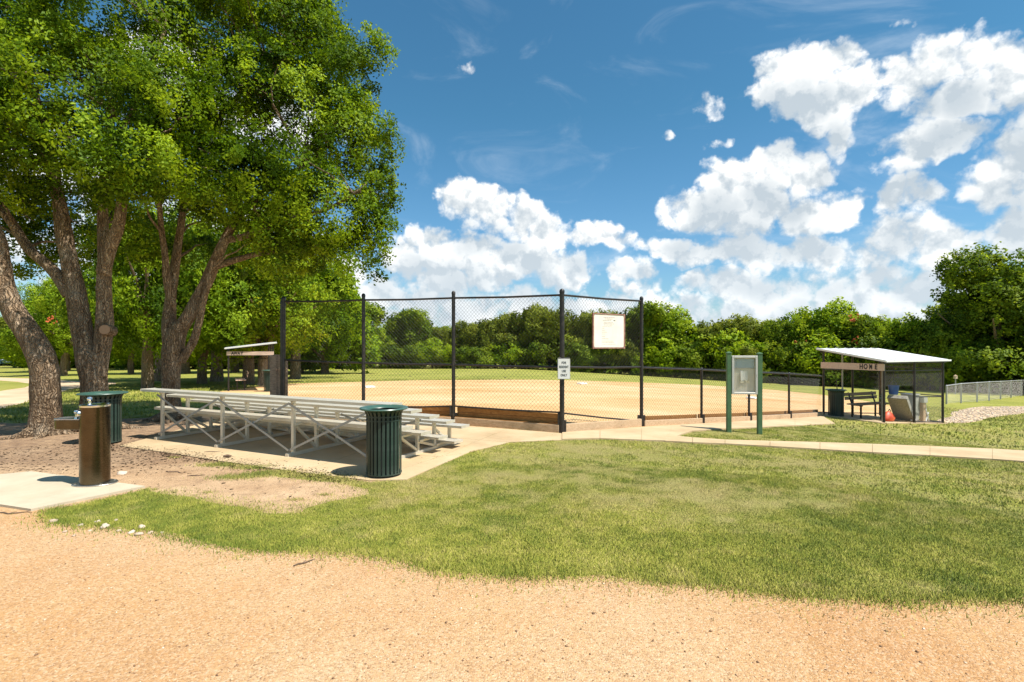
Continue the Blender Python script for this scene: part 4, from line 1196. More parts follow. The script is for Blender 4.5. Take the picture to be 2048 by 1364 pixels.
MB().tube([(0, 0, 0), (.02, 0, .5), (-.02, 0, 1.0), (.0, 0, 1.55)], [.075, .065, .06, .055], 10, wob=.15).build('log', 'bark', s, smooth=True)
s = locthing('broom', K, .12, 1.45, 0, 'thin dark broom leaning near the dugout bench', 'broom')
MB().tube([(0, 0, .12), (-.10, .03, 1.15)], .014, 8).build('handle', 'black_vinyl', s); MB().box((0, 0, .06), (.26, .05, .12)).build('brush', 'dark_inside', s)

# away
Ya = 21.5
BA = ((457 - 1024) / F * Ya, Ya); BB = ((546 - 1024) / F * (Ya + .1), Ya + .1)
dv = (Vector(BB) - Vector(BA)); dl = dv.length; dv.normalize(); nv = Vector((-dv.y, dv.x))
RD = Vector((BA[0], BA[1])).normalized(); hz = EYE + (HOR - 686) / F * Ya; lz = EYE + (HOR - 696) / F * Ya
AT, wall2, K2 = dugout(BB, BA, (BA[0] + RD.x * 2.6, BA[1] + RD.y * 2.6), hz, lz, 'away_dugout', 'small slant roofed dugout with an AWAY board behind the bleachers', 'AWAY', -1)
wall2(K2['B'], K2['M1'], lz, (0, .75), (.75,)); wall2(K2['M1'], K2['D'], lz, (0, .75), (.75,)); wall2(K2['D'], K2['E'], lz, (0, .75), (0, .75))
bt = EYE + (HOR - 703) / F * Ya; name_board(AT, K2['B'], K2['A'], bt - .15, bt, 'AWAY', 'wood_board', (.11, .178, .25, .318), 1.0)
p = K2['B'] + K2['v'] * .5 + K2['u'] * .9
s = empty('bench', (p.x, p.y, Hf(p.x, p.y)), math.atan2(K2['u'].y, K2['u'].x) + PI, 'small worn bench facing right inside the away dugout', 'bench'); bench(s, 1.3, True, 'wood_board')
g = K2['A'] - K2['v'] * .15 - K2['u'] * .35
t = litter_bin(530, 783, 'distant green litter bin at the mouth of the away dugout', 1.0, .2, dz=0); t.location = (g.x, g.y, Hf(g.x, g.y))
# weathered board screen next to the backstop corner
g0, g1 = G(549, 812), G(566, 818)
b_ = BASE[0]
s = wempty('board_screen', Vector((b_.x - .25, b_.y + 1.2, Hf(b_.x - .25, b_.y + 1.2))), 'row of weathered upright boards at the left end of the tall fence', 'fence')
rr = random.Random(4)
for k in range(6):
    x = b_.x - .78 + k * .085; y = b_.y + 1.9 - k * .33
    z0 = Hf(x, y); hgt = 1.32 + .07 * k * .3 + rr.uniform(-.05, .08)
    MB().box((x, y, z0 + hgt / 2), (.13, .028, hgt), rz=.5 + rr.uniform(-.2, .2)).build('board', 'wood_weathered', s, bevel=.004)
for z in (.35, 1.1): MB().beam((b_.x - .76, b_.y + 1.93, Hf(b_.x, b_.y) + z - .05), (b_.x - .34, b_.y + .28, Hf(b_.x, b_.y) + z), .03, .05).build('rail', 'wood_weathered', s)

# bases on the infield
for (px, py, lab) in ((738, 775.5, 'white base on the infield seen left of the third fence post'), (1164, 768.5, 'white base on the infield seen just right of the notice sign'), (1506, 797.5, 'white base on the infield seen behind the message board')):
    g = G(px, py); b = MB(); b.box((0, 0, .04), (.46, .46, .08)); o = b.build('field_base', 'base_white', None, bevel=.02); o.location = g; o.rotation_euler[2] = .6
    tag(o, lab, 'base', 'white bases on the infield')

# ------------------------------------------------------------------ silver chain link fence climbing at the far right
def silver():
    cols = [(1893, 771.5, 809), (1922, 767.5, 802), (1954, 765.5, 799.5), (1978, 764, 796), (2001, 763, 792.5), (2022, 762, 789.5), (2042, 760.8, 787), (2062, 759.8, 785), (2085, 758.6, 783), (2115, 757, 780)]
    d0 = 24.0
    pts = []
    for i, (px, top, bot) in enumerate(cols):
        Y = 1.1 * F / (bot - top)
        Y = 30 + i * 2.1
        g = Vector(((px - 1024) / F * Y, Y, 0)); zb = Hf(g.x, g.y); g.z = zb
        zt = EYE + (HOR - top) / F * Y
        pts.append((g, zt))
    t = wempty('silver_fence', pts[0][0], 'low silver chain link fence climbing the grass bank at far right', 'fence')
    for g, zt in pts: post_mb(g.x, g.y, g.z - .1, zt, .045).build('post', 'galvanised', t, smooth=True)
    for (a, za), (c, zc) in zip(pts, pts[1:]):
        MB().tube([(a.x, a.y, za), (c.x, c.y, zc)], .035, 8).build('top_rail', 'galvanised', t, smooth=True)
        b = MB(); chain(b, (a.x, a.y, a.z + .05), (c.x, c.y, c.z + .05), (a.x, a.y, za), (c.x, c.y, zc), .085, .0015)
        o = b.build('chain_link', 'grey_wire', t); o['kind'] = 'stuff'
silver()
# ------------------------------------------------------------------ outfield fence, far
def outfield():
    line = [(300, 62), (430, 64), (567, 66), (700, 67), (830, 68), (960, 68), (1090, 68), (1220, 67), (1350, 65), (1480, 62), (1610, 58), (1740, 54), (1860, 50), (1960, 47), (2060, 45), (2160, 44)]
    pts = []
    for px, Y in line:
        x = (px - 1024) / F * Y; pts.append(Vector((x, Y, Hf(x, Y))))
    rowt = [705, 705, 705.5, 706, 706.5, 708, 709, 711, 713, 715, 717, 719, 721, 722, 723, 724]
    t = wempty('outfield_fence', pts[8], 'long dark outfield fence with thin top rail along the tree line', 'fence')
    for g, r_ in zip(pts, rowt):
        zt = EYE + (HOR - r_) / F * g.y
        MB().lathe([(.035, g.z - .1), (.035, zt)], 8, c=(g.x, g.y, 0)).build('post', 'mesh_wire', t)
    for i in range(len(pts) - 1):
        a, c = pts[i], pts[i + 1]; za = EYE + (HOR - rowt[i]) / F * a.y; zc = EYE + (HOR - rowt[i + 1]) / F * c.y
        MB().tube([(a.x, a.y, za), (c.x, c.y, zc)], .022, 6).build('top_rail', 'grey_wire', t)
        MB().tube([(a.x, a.y, a.z + 1.15), (c.x, c.y, c.z + 1.15)], .028, 6).build('middle_rail', 'grey_wire', t)
        b = MB(); chain(b, (a.x, a.y, a.z + .02), (c.x, c.y, c.z + .02), (a.x, a.y, a.z + 1.15), (c.x, c.y, c.z + 1.15), .14, .0028)
        o = b.build('chain_link', 'mesh_wire', t); o['kind'] = 'stuff'
outfield()

# ------------------------------------------------------------------ foliage
def leaves(name, C, R, out, per, size, mt, seed, flat=.55, up=.35, varbias=None):
    """leaf blades round clump centres C (n,3) with radii R (n,), out = outward directions"""
    r = np.random.default_rng(seed)
    n = len(C); N = n * per
    ci = np.repeat(np.arange(n), per)
    o = r.normal(size=(N, 3)); o /= np.linalg.norm(o, axis=1)[:, None]
    o *= (r.random(N) ** .45)[:, None]
    nrm = out[ci]
    o = o - nrm * ((o * nrm).sum(1) * (1 - flat))[:, None]     # pads flattened along their outward side
    # pads break into finger-like sprays
    P = C[ci] + o * R[ci][:, None]
    P += (np.column_stack([fbm(P[:, 0] * 1.7, P[:, 1] * 1.7, P[:, 2] * 1.7, seed + k, 2) for k in range(3)]) - .5) * R[ci][:, None] * 1.1
    nn = nrm * .5 + np.array([0, 0, up]) + r.normal(size=(N, 3)) * .55
    nn /= np.linalg.norm(nn, axis=1)[:, None]
    a = r.normal(size=(N, 3)); a -= nn * (a * nn).sum(1)[:, None]; a /= np.linalg.norm(a, axis=1)[:, None]
    b = np.cross(nn, a)
    s = size * (.65 + .7 * r.random(N))
    la, lb = a * s[:, None] * .5, b * s[:, None] * .27
    V = np.empty((N, 4, 3), np.float32)
    V[:, 0] = P - la; V[:, 1] = P + lb - la * .1; V[:, 2] = P + la; V[:, 3] = P - lb - la * .1
    Fc = np.arange(N * 4, dtype=np.int32).reshape(N, 4)
    big = (fbm(C[:, 0] * .9, C[:, 1] * .9, C[:, 2] * .9, seed + 50, 2) - .5) * 1.5
    cv = big[ci] + .46 + .26 * r.normal(size=n)[ci] + .11 * r.normal(size=N)
    cv = np.clip(cv, 0, 1)
    return bulk(name, V.reshape(-1, 3), Fc, mt, {'var': np.repeat(cv, 4), 'outd': np.repeat(nrm, 4, axis=0)})
def crown_points(blobs, n, rmin, rmax, seed, carve=.40, inner=.50):
    """clump centres spread through a union of ellipsoids, denser near the outside, with carved gaps"""
    r = np.random.default_rng(seed)
    B = np.array(blobs, float)
    vol = (B[:, 3] * B[:, 4] * B[:, 5]) ** .75
    out_c, out_d = [], []
    got = 0
    while got < n:
        k = r.choice(len(B), size=n * 2, p=vol / vol.sum())
        d = r.normal(size=(n * 2, 3)); d /= np.linalg.norm(d, axis=1)[:, None]
        rad = inner + (1 - inner) * r.random(n * 2) ** .6
        p = B[k, :3] + d * rad[:, None] * B[k, 3:6]
        nz = fbm(p[:, 0] * .75, p[:, 1] * .75, p[:, 2] * .95, seed, 3)
        ok = nz > carve
        # drop points deep inside another blob
        deep = np.zeros(len(p), bool)
        for b in B:
            q = (p - b[:3]) / b[3:6]; deep |= (np.linalg.norm(q, axis=1) < inner * .75)
        ok &= ~deep | (r.random(len(p)) < .12)
        out_c.append(p[ok]); out_d.append(d[ok]); got += ok.sum()
    C = np.concatenate(out_c)[:n]; D = np.concatenate(out_d)[:n]
    R = rmin + (rmax - rmin) * r.random(n)
    return C, D, R
def branchlets(mb, starts, targets, r0, seed, n=6, segs=5):
    r = random.Random(seed)
    for i, tg in enumerate(targets):
        tg = Vector(tg)
        st, sr = min(starts, key=lambda s: (s[0] - tg).length + r.uniform(0, .8) + (1.5 if s[0].z > tg.z else 0))
        pts = []
        L = (tg - st).length
        side = Vector((r.uniform(-1, 1), r.uniform(-1, 1), r.uniform(.2, 1))) * L * .14
        for k in range(segs + 1):
            t = k / segs
            pts.append(st.lerp(tg, t) + side * math.sin(PI * t) + Vector((r.uniform(-1, 1), r.uniform(-1, 1), r.uniform(-1, 1))) * L * .03 * (t > 0))
        rr = min(r0, sr * .6)
        mb.tube(pts, [rr * (1 - .8 * k / segs) for k in range(segs + 1)], n, cap=False)

def catmull(P, R, sub=4):
    out, ro = [], []
    for i in range(len(P) - 1):
        p0, p1, p2, p3 = P[max(i - 1, 0)], P[i], P[i + 1], P[min(i + 2, len(P) - 1)]
        for k in range(sub):
            t = k / sub
            out.append(.5 * ((2 * p1) + (p2 - p0) * t + (2 * p0 - 5 * p1 + 4 * p2 - p3) * t * t + (3 * p1 - p0 - 3 * p2 + p3) * t ** 3))
            ro.append(R[i] * (1 - t) + R[i + 1] * t)
    out.append(P[-1]); ro.append(R[-1])
    return out, ro
def px_limb(mb, Y, pts, dY=0.0, n=16, wob=.10, seed=0):
    """limb given as (column, row, half width) at about this distance"""
    P, R = [], []
    for i, (x, y, w) in enumerate(pts):
        yy = Y + dY * i / max(1, len(pts) - 1)
        P.append(PZ(x, y, yy)); R.append(w / F * yy)
    q, r = catmull(P, R)
    mb.tube(q, r, n, wob=wob, seed=seed)
    return [(p, rr) for p, rr in zip(q, r)][::3]
def roots(mb, g, r0, n, seed, reach=.62):
    r = random.Random(seed)
    for k in range(n):
        a = 2 * PI * k / n + r.uniform(-.3, .3); L = reach * r.uniform(.6, 1.3)
        pts, rad = [], []
        for j in range(7):
            t = j / 6; x = g.x + math.cos(a + .5 * t * math.sin(k)) * (r0 * .5 + L * t); y = g.y + math.sin(a + .5 * t * math.sin(k)) * (r0 * .5 + L * t)
            z = Hf(x, y) + .30 * (1 - t) ** 3 * r0 * 1.7 - .012
            pts.append(Vector((x, y, z))); rad.append(r0 * .34 * (1 - t) ** 1.2 + .012)
        mb.tube(pts, rad, 8, wob=.2, seed=k)
def near_tree(px, py, Y, limbs, crown, label, n_cl, per, size, mt, seed, cr=(.22, .42), tw=60, dead=None, root=7, carve=.40):
    g = Vector(((px - 1024) / F * Y, Y, 0)); g.z = Hf(g.x, g.y)
    t = wempty('tree', g, label, 'tree')
    tr = MB(); nodes = []
    for i, (pts, dY) in enumerate(limbs):
        nodes += px_limb(tr, Y, pts, dY, 18 if i == 0 else 12, .12, seed + i)
    roots(tr, g, limbs[0][0][0][2] / F * Y, root, seed)
    tr.build('trunk', 'bark', t, smooth=True)
    blobs = []
    for (x, y, dy, rx, ry, rz) in crown:
        c = PZ(x, y, Y + dy); s = (Y + dy) / F; blobs.append((c.x, c.y, c.z, rx * s, rz, ry * s))
    C, D, R = crown_points(blobs, n_cl, cr[0], cr[1], seed, carve)
    me = leaves('crown', C - np.array(g), R, D, per, size, mt, seed)
    inst('crown', me, t)
    rs = np.random.default_rng(seed + 5); pick = C[rs.choice(len(C), tw, replace=False)]
    b = MB(); hi = [n_ for n_ in nodes if n_[0].z > EYE + 1.5] or nodes
    branchlets(b, hi, pick, .035, seed)
    b.build('branches', 'bark', t, smooth=True)
    return t
# right-hand foreground tree behind the bleachers
T1 = near_tree(345, 838, 11.7, [
    ([(343, 846, 25), (343, 830, 20), (342, 790, 16), (343, 740, 17), (347, 700, 20), (354, 665, 17), (372, 640, 13), (392, 606, 12.5), (413, 565, 11.5), (432, 520, 10.5), (447, 485, 9), (472, 440, 7), (515, 395, 7), (560, 360, 5), (640, 320, 3)], 0),
    ([(340, 705, 14), (338, 655, 13), (341, 600, 10), (346, 560, 9), (352, 513, 8), (362, 450, 7), (372, 370, 6), (395, 290, 6), (400, 200, 4)], .3),
    ([(362, 722, 9), (385, 685, 8), (398, 645, 7), (406, 605, 6), (418, 565, 5), (425, 520, 3)], -.3),
    ([(344, 610, 8), (334, 560, 7), (330, 510, 6), (322, 450, 5), (318, 380, 4)], -.4),
    ([(425, 535, 8), (470, 520, 6), (530, 505, 5), (600, 500, 4), (680, 480, 3)], .6),
    ([(448, 480, 8), (500, 470, 6), (570, 440, 5), (650, 420, 4), (720, 380, 3)], -.7),
    ([(395, 290, 6), (450, 220, 5), (520, 150, 4), (600, 100, 3)], .5)],
    [(560, 270, 0, 170, 170, 2.0), (420, 170, .5, 180, 160, 2.2), (650, 430, -.2, 120, 90, 1.4), (700, 300, 0, 80, 120, 1.2), (690, 160, .2, 70, 90, 1.0), (735, 100, .1, 38, 48, .5), (762, 130, .2, 30, 50, .4),
     (560, 90, .3, 150, 110, 1.8), (500, 400, 0, 150, 62, 1.7), (745, 480, -.1, 58, 62, .7), (760, 380, 0, 40, 60, .6), (380, 380, -.8, 110, 50, 1.1), (520, -40, .2, 170, 110, 1.8), (600, 470, .5, 90, 50, 1.1), (740, 250, 0, 50, 40, .6), (690, 530, -.2, 60, 38, .8), (770, 545, -.2, 34, 24, .5), (580, 520, .6, 70, 36, .8), (770, 300, .1, 34, 30, .4), (778, 430, .1, 30, 34, .4), (640, 60, .2, 60, 60, .9), (430, 395, -1.2, 110, 42, .7), (560, 470, -1.0, 90, 36, .6), (350, 370, -1.0, 70, 40, .6), (320, 480, 1.6, 60, 60, .8), (420, 520, 1.7, 70, 50, .8), (520, 530, 1.5, 70, 40, .8),  (500, 330, -1.6, 120, 60, .8), (640, 500, -.5, 60, 30, .5), (700, 470, -.4, 50, 34, .5), (400, -60, .5, 200, 120, 2.2)],
    'tall multi stemmed elm rising behind the left half of the bleachers', 2350, 84, .070, 'leaf_elm', 11, (.16, .40), 110, carve=.43)
T2 = near_tree(190, 856, 10.3, [
    ([(190, 868, 37), (190, 845, 31), (189, 800, 24), (188, 762, 22.5), (180, 722, 23), (168, 680, 20), (160, 640, 18.5), (152, 590, 17), (146, 555, 15.5), (137, 512, 14), (127, 460, 14), (118, 400, 11), (100, 330, 10), (82, 250, 7), (70, 170, 5)], 0),
    ([(196, 752, 17), (202, 705, 16), (209, 655, 15), (209, 620, 14), (208, 575, 13.5), (209, 515, 11.5), (206, 455, 10), (206, 390, 8), (214, 310, 8), (225, 220, 5)], .25),
    ([(206, 545, 12), (218, 500, 12), (236, 455, 11), (244, 405, 9), (262, 340, 7), (290, 260, 5)], -.2),
    ([(140, 590, 13), (118, 555, 12), (95, 530, 10), (55, 495, 9), (20, 440, 8), (-30, 390, 6)], -.3),
    ([(100, 330, 8), (60, 260, 6), (10, 190, 5), (-60, 120, 4)], .3),
    ([(214, 310, 6), (260, 230, 5), (300, 140, 4), (330, 60, 3)], .3)],
    [(170, 220, 0, 190, 150, 2.2), (40, 120, 0, 150, 130, 2.0), (250, 340, -.3, 130, 70, 1.3), (60, 330, -.4, 130, 70, 1.3), (260, 80, .3, 160, 130, 2.0), (-120, 260, 0, 160, 160, 2.2), (120, 0, .2, 200, 110, 2.0), (340, 210, -.4, 70, 110, 1.2), (160, 400, .9, 110, 40, .9), (-100, 20, 0, 200, 150, 2.2), (10, 420, .8, 80, 50, .9), (170, 350, -1.3, 110, 42, .7), (20, 490, 1.6, 100, 60, .9), (120, 480, 1.9, 60, 60, .8), (265, 470, 1.7, 60, 60, .9), (60, 395, -1.0, 70, 34, .5), (255, 385, -.9, 60, 34, .5), (310, 330, -1.1, 70, 55, .7), (110, 280, -1.5, 150, 60, .8)],
    'thick trunked elm directly behind the drinking fountain and its bin', 1850, 88, .068, 'leaf_elm', 23, (.16, .40), 80, carve=.43)
# sawn stub on that tree
g = T2.location
c = PZ(212, 660, 10.22); b = MB(); d = (Vector((.30, -1, .10))).normalized()
b.tube([c - d * .22, c, c + d * .06], [.12, .11, .10], 16, wob=.08); b.build('stub', 'bark', T2, smooth=True)
b = MB(); b.tube([c + d * .0605, c + d * .068], [.092, .09], 20); b.build('sawn_face', 'cut_wood', T2)
T3 = near_tree(94, 862, 9.75, [
    ([(94, 874, 36), (93, 852, 29), (92, 820, 26), (91, 780, 25), (88, 740, 24.5), (77, 703, 23), (54, 662, 21.5), (28, 622, 20), (9, 575, 17.5), (0, 520, 15), (-9, 470, 14), (-50, 400, 13), (-110, 320, 10), (-170, 200, 7)], -.6)],
    [(-230, 180, -.4, 190, 170, 2.0), (-160, 30, -.4, 200, 150, 2.0), (-60, 300, -.9, 70, 60, .8), (-330, 320, -.4, 140, 90, 1.4), (0, 210, -1.2, 60, 50, .7)],
    'leaning trunk at the left edge bending out over the fountain slab', 420, 100, .072, 'leaf_elm', 37, (.24, .42), 30)

# ------------------------------------------------------------------ trees of the park and the far line: a few kinds, each individual its own object
def kind_tree(seed, mt, h=8.0, spread=4.0, trunk_h=1.6, n_cl=300, per=60, size=.26, dome=1.0, low=.12, lean=0.0, bark='bark', cr=(.5, .95), carve=.36, r0=.24):
    r = random.Random(seed); tr = MB(); nodes = []
    top = Vector((lean * h * .5, 0, h * .62))
    main = [Vector((0, 0, -.15)), Vector((lean * .5 + r.uniform(-.1, .1), 0, trunk_h * .5)), Vector((lean * trunk_h, r.uniform(-.1, .1), trunk_h)), Vector((lean * h * .3, r.uniform(-.3, .3), h * .42)), top]
    q, rr = catmull(main, [r0 * 1.25, r0, r0 * .85, r0 * .5, r0 * .2]); tr.tube(q, rr, 10, wob=.12, seed=seed); nodes += list(zip(q, rr))
    for k in range(6):
        a = 2 * PI * k / 6 + r.uniform(-.4, .4); st = q[r.randint(5, 9)]
        e = Vector((math.cos(a) * spread * r.uniform(.5, .75), math.sin(a) * spread * r.uniform(.5, .75), h * r.uniform(.4, .72)))
        mid = st.lerp(e, .5) + Vector((0, 0, .3))
        q2, r2 = catmull([st, mid, e], [r0 * .5, r0 * .3, r0 * .1]); tr.tube(q2, r2, 7, cap=False); nodes += list(zip(q2, r2))
    tm = tr.mesh('trunk', bark, smooth=True)
    blobs = []
    for k in range(16):
        a = r.uniform(0, 2 * PI); e = r.uniform(0, 1); el = (low + (1 - low) * e)
        rad = spread * .62 * math.sqrt(max(.05, 1 - ((el - .42) / .72) ** 2)) * r.uniform(.5, 1.05)
        s = spread * r.uniform(.30, .46)
        blobs.append((math.cos(a) * rad + lean * h * .3, math.sin(a) * rad, h * (el * .80 + .08) * (1 if el < .8 else dome), s, s, s * r.uniform(.62, .9)))
    blobs.append((0, 0, h * .55, spread * .6, spread * .6, h * .32)); blobs.append((r.uniform(-.6, .6), 0, h * .80, spread * .42, spread * .42, h * .17))
    C, D, R = crown_points(blobs, n_cl, cr[0], cr[1], seed, carve, .55)
    C[:, 2] = np.maximum(C[:, 2], .35)
    cm = leaves('crown', C, R, D, per, size, mt, seed, flat=.6, up=.4)
    return tm, cm
KINDS = {
    'round': kind_tree(101, 'leaf_oak', 8, 4.2, 1.5, 420, 62, .30),
    'wide': kind_tree(102, 'leaf_olive', 7.5, 4.8, 1.5, 420, 62, .30, carve=.38),
    'light': kind_tree(103, 'leaf_light', 8, 4.2, 1.5, 420, 62, .30),
    'ragged': kind_tree(104, 'leaf_olive', 8, 4.0, 1.8, 340, 62, .30, carve=.43, dome=1.08),
    'bush': kind_tree(105, 'leaf_oak', 3.2, 3.0, .3, 200, 60, .24, low=.02, r0=.08, cr=(.4, .7)),
    'bush_light': kind_tree(107, 'leaf_light', 3.0, 3.0, .3, 200, 60, .24, low=.02, r0=.08, cr=(.4, .7)),
    'park': kind_tree(106, 'leaf_elm', 9, 4.8, 2.9, 480, 80, .17, low=.28, r0=.30, cr=(.4, .8), carve=.42),
    'park_light': kind_tree(108, 'leaf_light', 8.5, 4.6, 2.6, 440, 80, .17, low=.26, r0=.26, cr=(.4, .8), carve=.42, lean=.12),
    'big': kind_tree(109, 'leaf_oak', 13, 6.6, 2.0, 1100, 70, .26, low=.06, r0=.40, cr=(.5, 1.0), carve=.40),
}
def plant(kind, px, Y, h, label, w=1.0, rz=None, name='tree', group=None, cat='tree', dz=0.0):
    x = (px - 1024) / F * Y
    t = empty(name, (x, Y, Hf(x, Y) + dz), 0, label, cat, group)
    tm, cm = KINDS[kind]
    base = {'round': 8, 'wide': 7.5, 'light': 8, 'ragged': 8, 'bush': 3.2, 'bush_light': 3.0, 'park': 9, 'park_light': 8.5, 'big': 13}[kind]
    s = h / base
    t.scale = (s * w, s * w, s)
    t.rotation_euler[2] = rz if rz is not None else (px * 1.7 + Y) % 6.28
    inst('trunk', tm, t); inst('crown', cm, t)
    return t
def topped(kind, px, top, Y, label, w=1.0, **k):
    x = (px - 1024) / F * Y
    h = EYE + (HOR - top) / F * Y - Hf(x, Y)
    return plant(kind, px, Y, h * 1.04, label, w, **k)
FAR = [
    ('light', 735, 668, 72, .8, 'low pale tree seen between the second fence post and the bushy tree'),
    ('round', 822, 618, 70, 1.05, 'big rounded bushy tree seen between the second and third fence posts'),
    ('light', 776, 652, 76, .9, 'tree seen just left of the big rounded bushy tree'),
    ('wide', 884, 655, 74, .9, 'olive tree showing right beside the left edge of the third fence post'),
    ('ragged', 938, 640, 72, .95, 'tree just right of the third fence post with a dark middle'),
    ('wide', 990, 630, 71, .9, 'olive tree left of centre in the widest fence panel'),
    ('ragged', 1045, 618, 70, 1.0, 'ragged olive tree at the centre of the widest fence panel'),
    ('wide', 1100, 612, 69, .9, 'olive tree immediately left of the tallest fence post'),
    ('ragged', 1160, 622, 69, .9, 'tree directly behind the left side of the rules board'),
    ('wide', 1222, 622, 68, .95, 'olive tree directly behind the right side of the rules board'),
    ('round', 1300, 606, 67, 1.05, 'dark oak just right of the last tall fence post'),
    ('light', 1350, 622, 66, .9, 'bright tree standing behind the first low fence post'),
    ('ragged', 1398, 650, 66, .8, 'lower tree in the gap left of the message board'),
    ('wide', 1448, 634, 65, .95, 'olive tree rising behind the left post of the message board'),
    ('wide', 1505, 642, 64, .9, 'olive tree rising behind the right post of the message board'),
    ('round', 1556, 640, 62, .9, 'green tree between the message board and the home dugout'),
    ('light', 1612, 628, 61, .95, 'bright tree above the left tip of the dugout roof'),
    ('light', 1668, 610, 59, 1.0, 'tallest bright tree above the HOME board'),
    ('round', 1722, 630, 57, .95, 'green tree above the middle of the dugout roof'),
    ('light', 1778, 642, 55, .95, 'yellow green tree above the near corner of the dugout roof'),
    ('light', 1832, 640, 53, .95, 'yellow green tree above the right part of the dugout roof'),
    ('round', 1880, 640, 50, .9, 'dark tree above the right tip of the dugout roof'),
    ('ragged', 1500, 690, 58, .8, 'small tree low behind the message board glazing'),
]
for kd, px, top, Y, w, lab in FAR: topped(kd, px, top + 6, Y, lab, w)
topped('big', 2000, 512, 48, 'large oak towering at the right edge of the picture', 1.15, rz=1.0)
topped('big', 2150, 500, 46, 'second large oak partly cut off by the right edge', 1.0, rz=3.0)
topped('light', 1925, 625, 54, 'pale leafy tree in front of the left flank of the large oak', 1.0)
topped('round', 1968, 585, 56, 'dark round tree filling the left flank of the large oak', 1.0)
topped('round', 2045, 620, 50, 'lower bushy tree in front of the large oak at the right edge', .9)
r_ = random.Random(12)
LAND = [(567, 'the first tall fence post'), (647, 'the middle of the first tall fence panel'), (727, 'the second tall fence post'), (817, 'the big rounded bushy tree'), (907, 'the third tall fence post'), (965, 'the left part of the widest fence panel'), (1025, 'the centre of the widest fence panel'), (1085, 'the right part of the widest fence panel'), (1130, 'the notice sign post'),
        (1215, 'the rules board'), (1283, 'the last tall fence post'), (1345, 'the first low fence panel'), (1403, 'the first low fence post'), (1458, 'the left green post'), (1519, 'the right green post'), (1577, 'the third low fence post'), (1640, 'the left tip of the dugout roof'), (1700, 'the HOME board'), (1768, 'the near dugout corner'), (1840, 'the middle dugout post'), (1897, 'the right tip of the dugout roof'), (1980, 'the large oak'), (2060, 'the right picture edge'),
        (40, 'the leaning foreground trunk'), (130, 'the gap between the left trunks'), (200, 'the thick elm trunk'), (296, 'the split trunk'), (350, 'the right elm trunk'), (430, 'the crooked leaning trunk'), (500, 'the away dugout'), (-60, 'the left picture edge')]
USED = set()
def where(what, px, tail=''):
    c, p = min(LAND, key=lambda l: abs(l[0] - px)); d = px - c
    for side in (['directly behind', 'close behind'] if abs(d) < 14 else []) + (['just left of', 'well left of', 'further left of'] if d < 0 else ['just right of', 'well right of', 'further right of']):
        l = f'{what} {side} {p}{tail}'
        if l not in USED: break
    USED.add(l); return l
for k in range(30):   # low growth that closes the foot of the line
    px = 575 + k * 50 + r_.uniform(-14, 14); Y = 66 - max(0, k - 14) * 1.35
    topped('bush' if k % 3 else 'bush_light', px, 690 + r_.uniform(-8, 10), Y + 2, where('bright low bush' if k % 3 == 0 else 'dark low bush', px), 1.1, name='bush', cat='bush', group='bushes along the far tree line')
for k in range(17):
    px = 600 + k * 90; topped('round' if k % 2 else 'wide', px, 655 + r_.uniform(-12, 12), 84, where('hindmost tree', px), 1.35, group='trees behind the far tree line')
# park trees at the left
PARK = [
    ('park', 296, 600, 22.5, 8.2, .75, 'slim tree with a split trunk between the two foreground elms'),
    ('park', 322, 0, 31, 9.5, 1.0, 'dark trunked tree in the shade right of the split trunk'),
    ('park', 433, 0, 30, 8.6, 1.0, 'shaded tree left of the away dugout with a dark stout trunk'),
    ('park_light', 405, 0, 27.5, 7.6, .9, 'tree with a crooked leaning trunk just left of the away dugout'),
    ('park', 497, 0, 27, 8.8, .9, 'grey trunked tree directly behind the away dugout'),
    ('park_light', 528, 0, 26, 8.0, .95, 'reddish trunked tree behind the right end of the away dugout'),
    ('park', 590, 0, 34, 9.0, 1.0, 'dark green tree seen behind the left corner of the tall fence'),
    ('light', 650, 0, 46, 9.2, 1.1, 'tall pointed green tree seen through the first tall fence panel'),
    ('round', 600, 0, 50, 8.6, 1.2, 'tree behind the pointed green tree at the first fence panel'),
    ('park_light', 128, 0, 40, 7.6, .9, 'bright tree seen between the two left foreground trunks'),
    ('park', 135, 0, 56, 8.0, .9, 'dark tree behind the bright one between the left trunks'),
    ('park_light', 82, 0, 50, 8.4, .8, 'bright tree behind the leaning foreground trunk'),
    ('park_light', 262, 0, 44, 7.5, .9, 'bright tree right of the thick elm trunk in the distance'),
    ('park', 205, 0, 58, 9, 1.2, 'distant dark tree hidden mostly by the thick elm trunk'),
    ('park', 370, 0, 46, 9, 1.2, 'distant tree showing through the stems of the right elm'),
    ('park_light', 470, 0, 50, 9, 1.2, 'distant bright tree above the away dugout roof'),
    ('park_light', -135, 0, 52, 9, 1.0, 'bright distant tree at the left picture edge above the cars'),
]
for kd, px, _, Y, h, w, lab in PARK: plant(kd, px, Y, h, lab, w)
for k in range(13):
    px = -120 + k * 62 + r_.uniform(-15, 15)
    plant('bush' if k % 2 else 'bush_light', px, (104 if px < 85 else 78) + r_.uniform(-5, 5) if px < 330 else 68, 4.6 if px < 60 else 6.0, where('large hedge bush', px), 1.5, name='bush', cat='bush', group='bushes closing the park lawn')
for k in range(9):
    px = -60 + k * 95; plant('wide' if k % 2 else 'round', px, 125 if px < 90 else 92, 12, where('backdrop tree', px), 1.25, group='trees behind the park hedge')
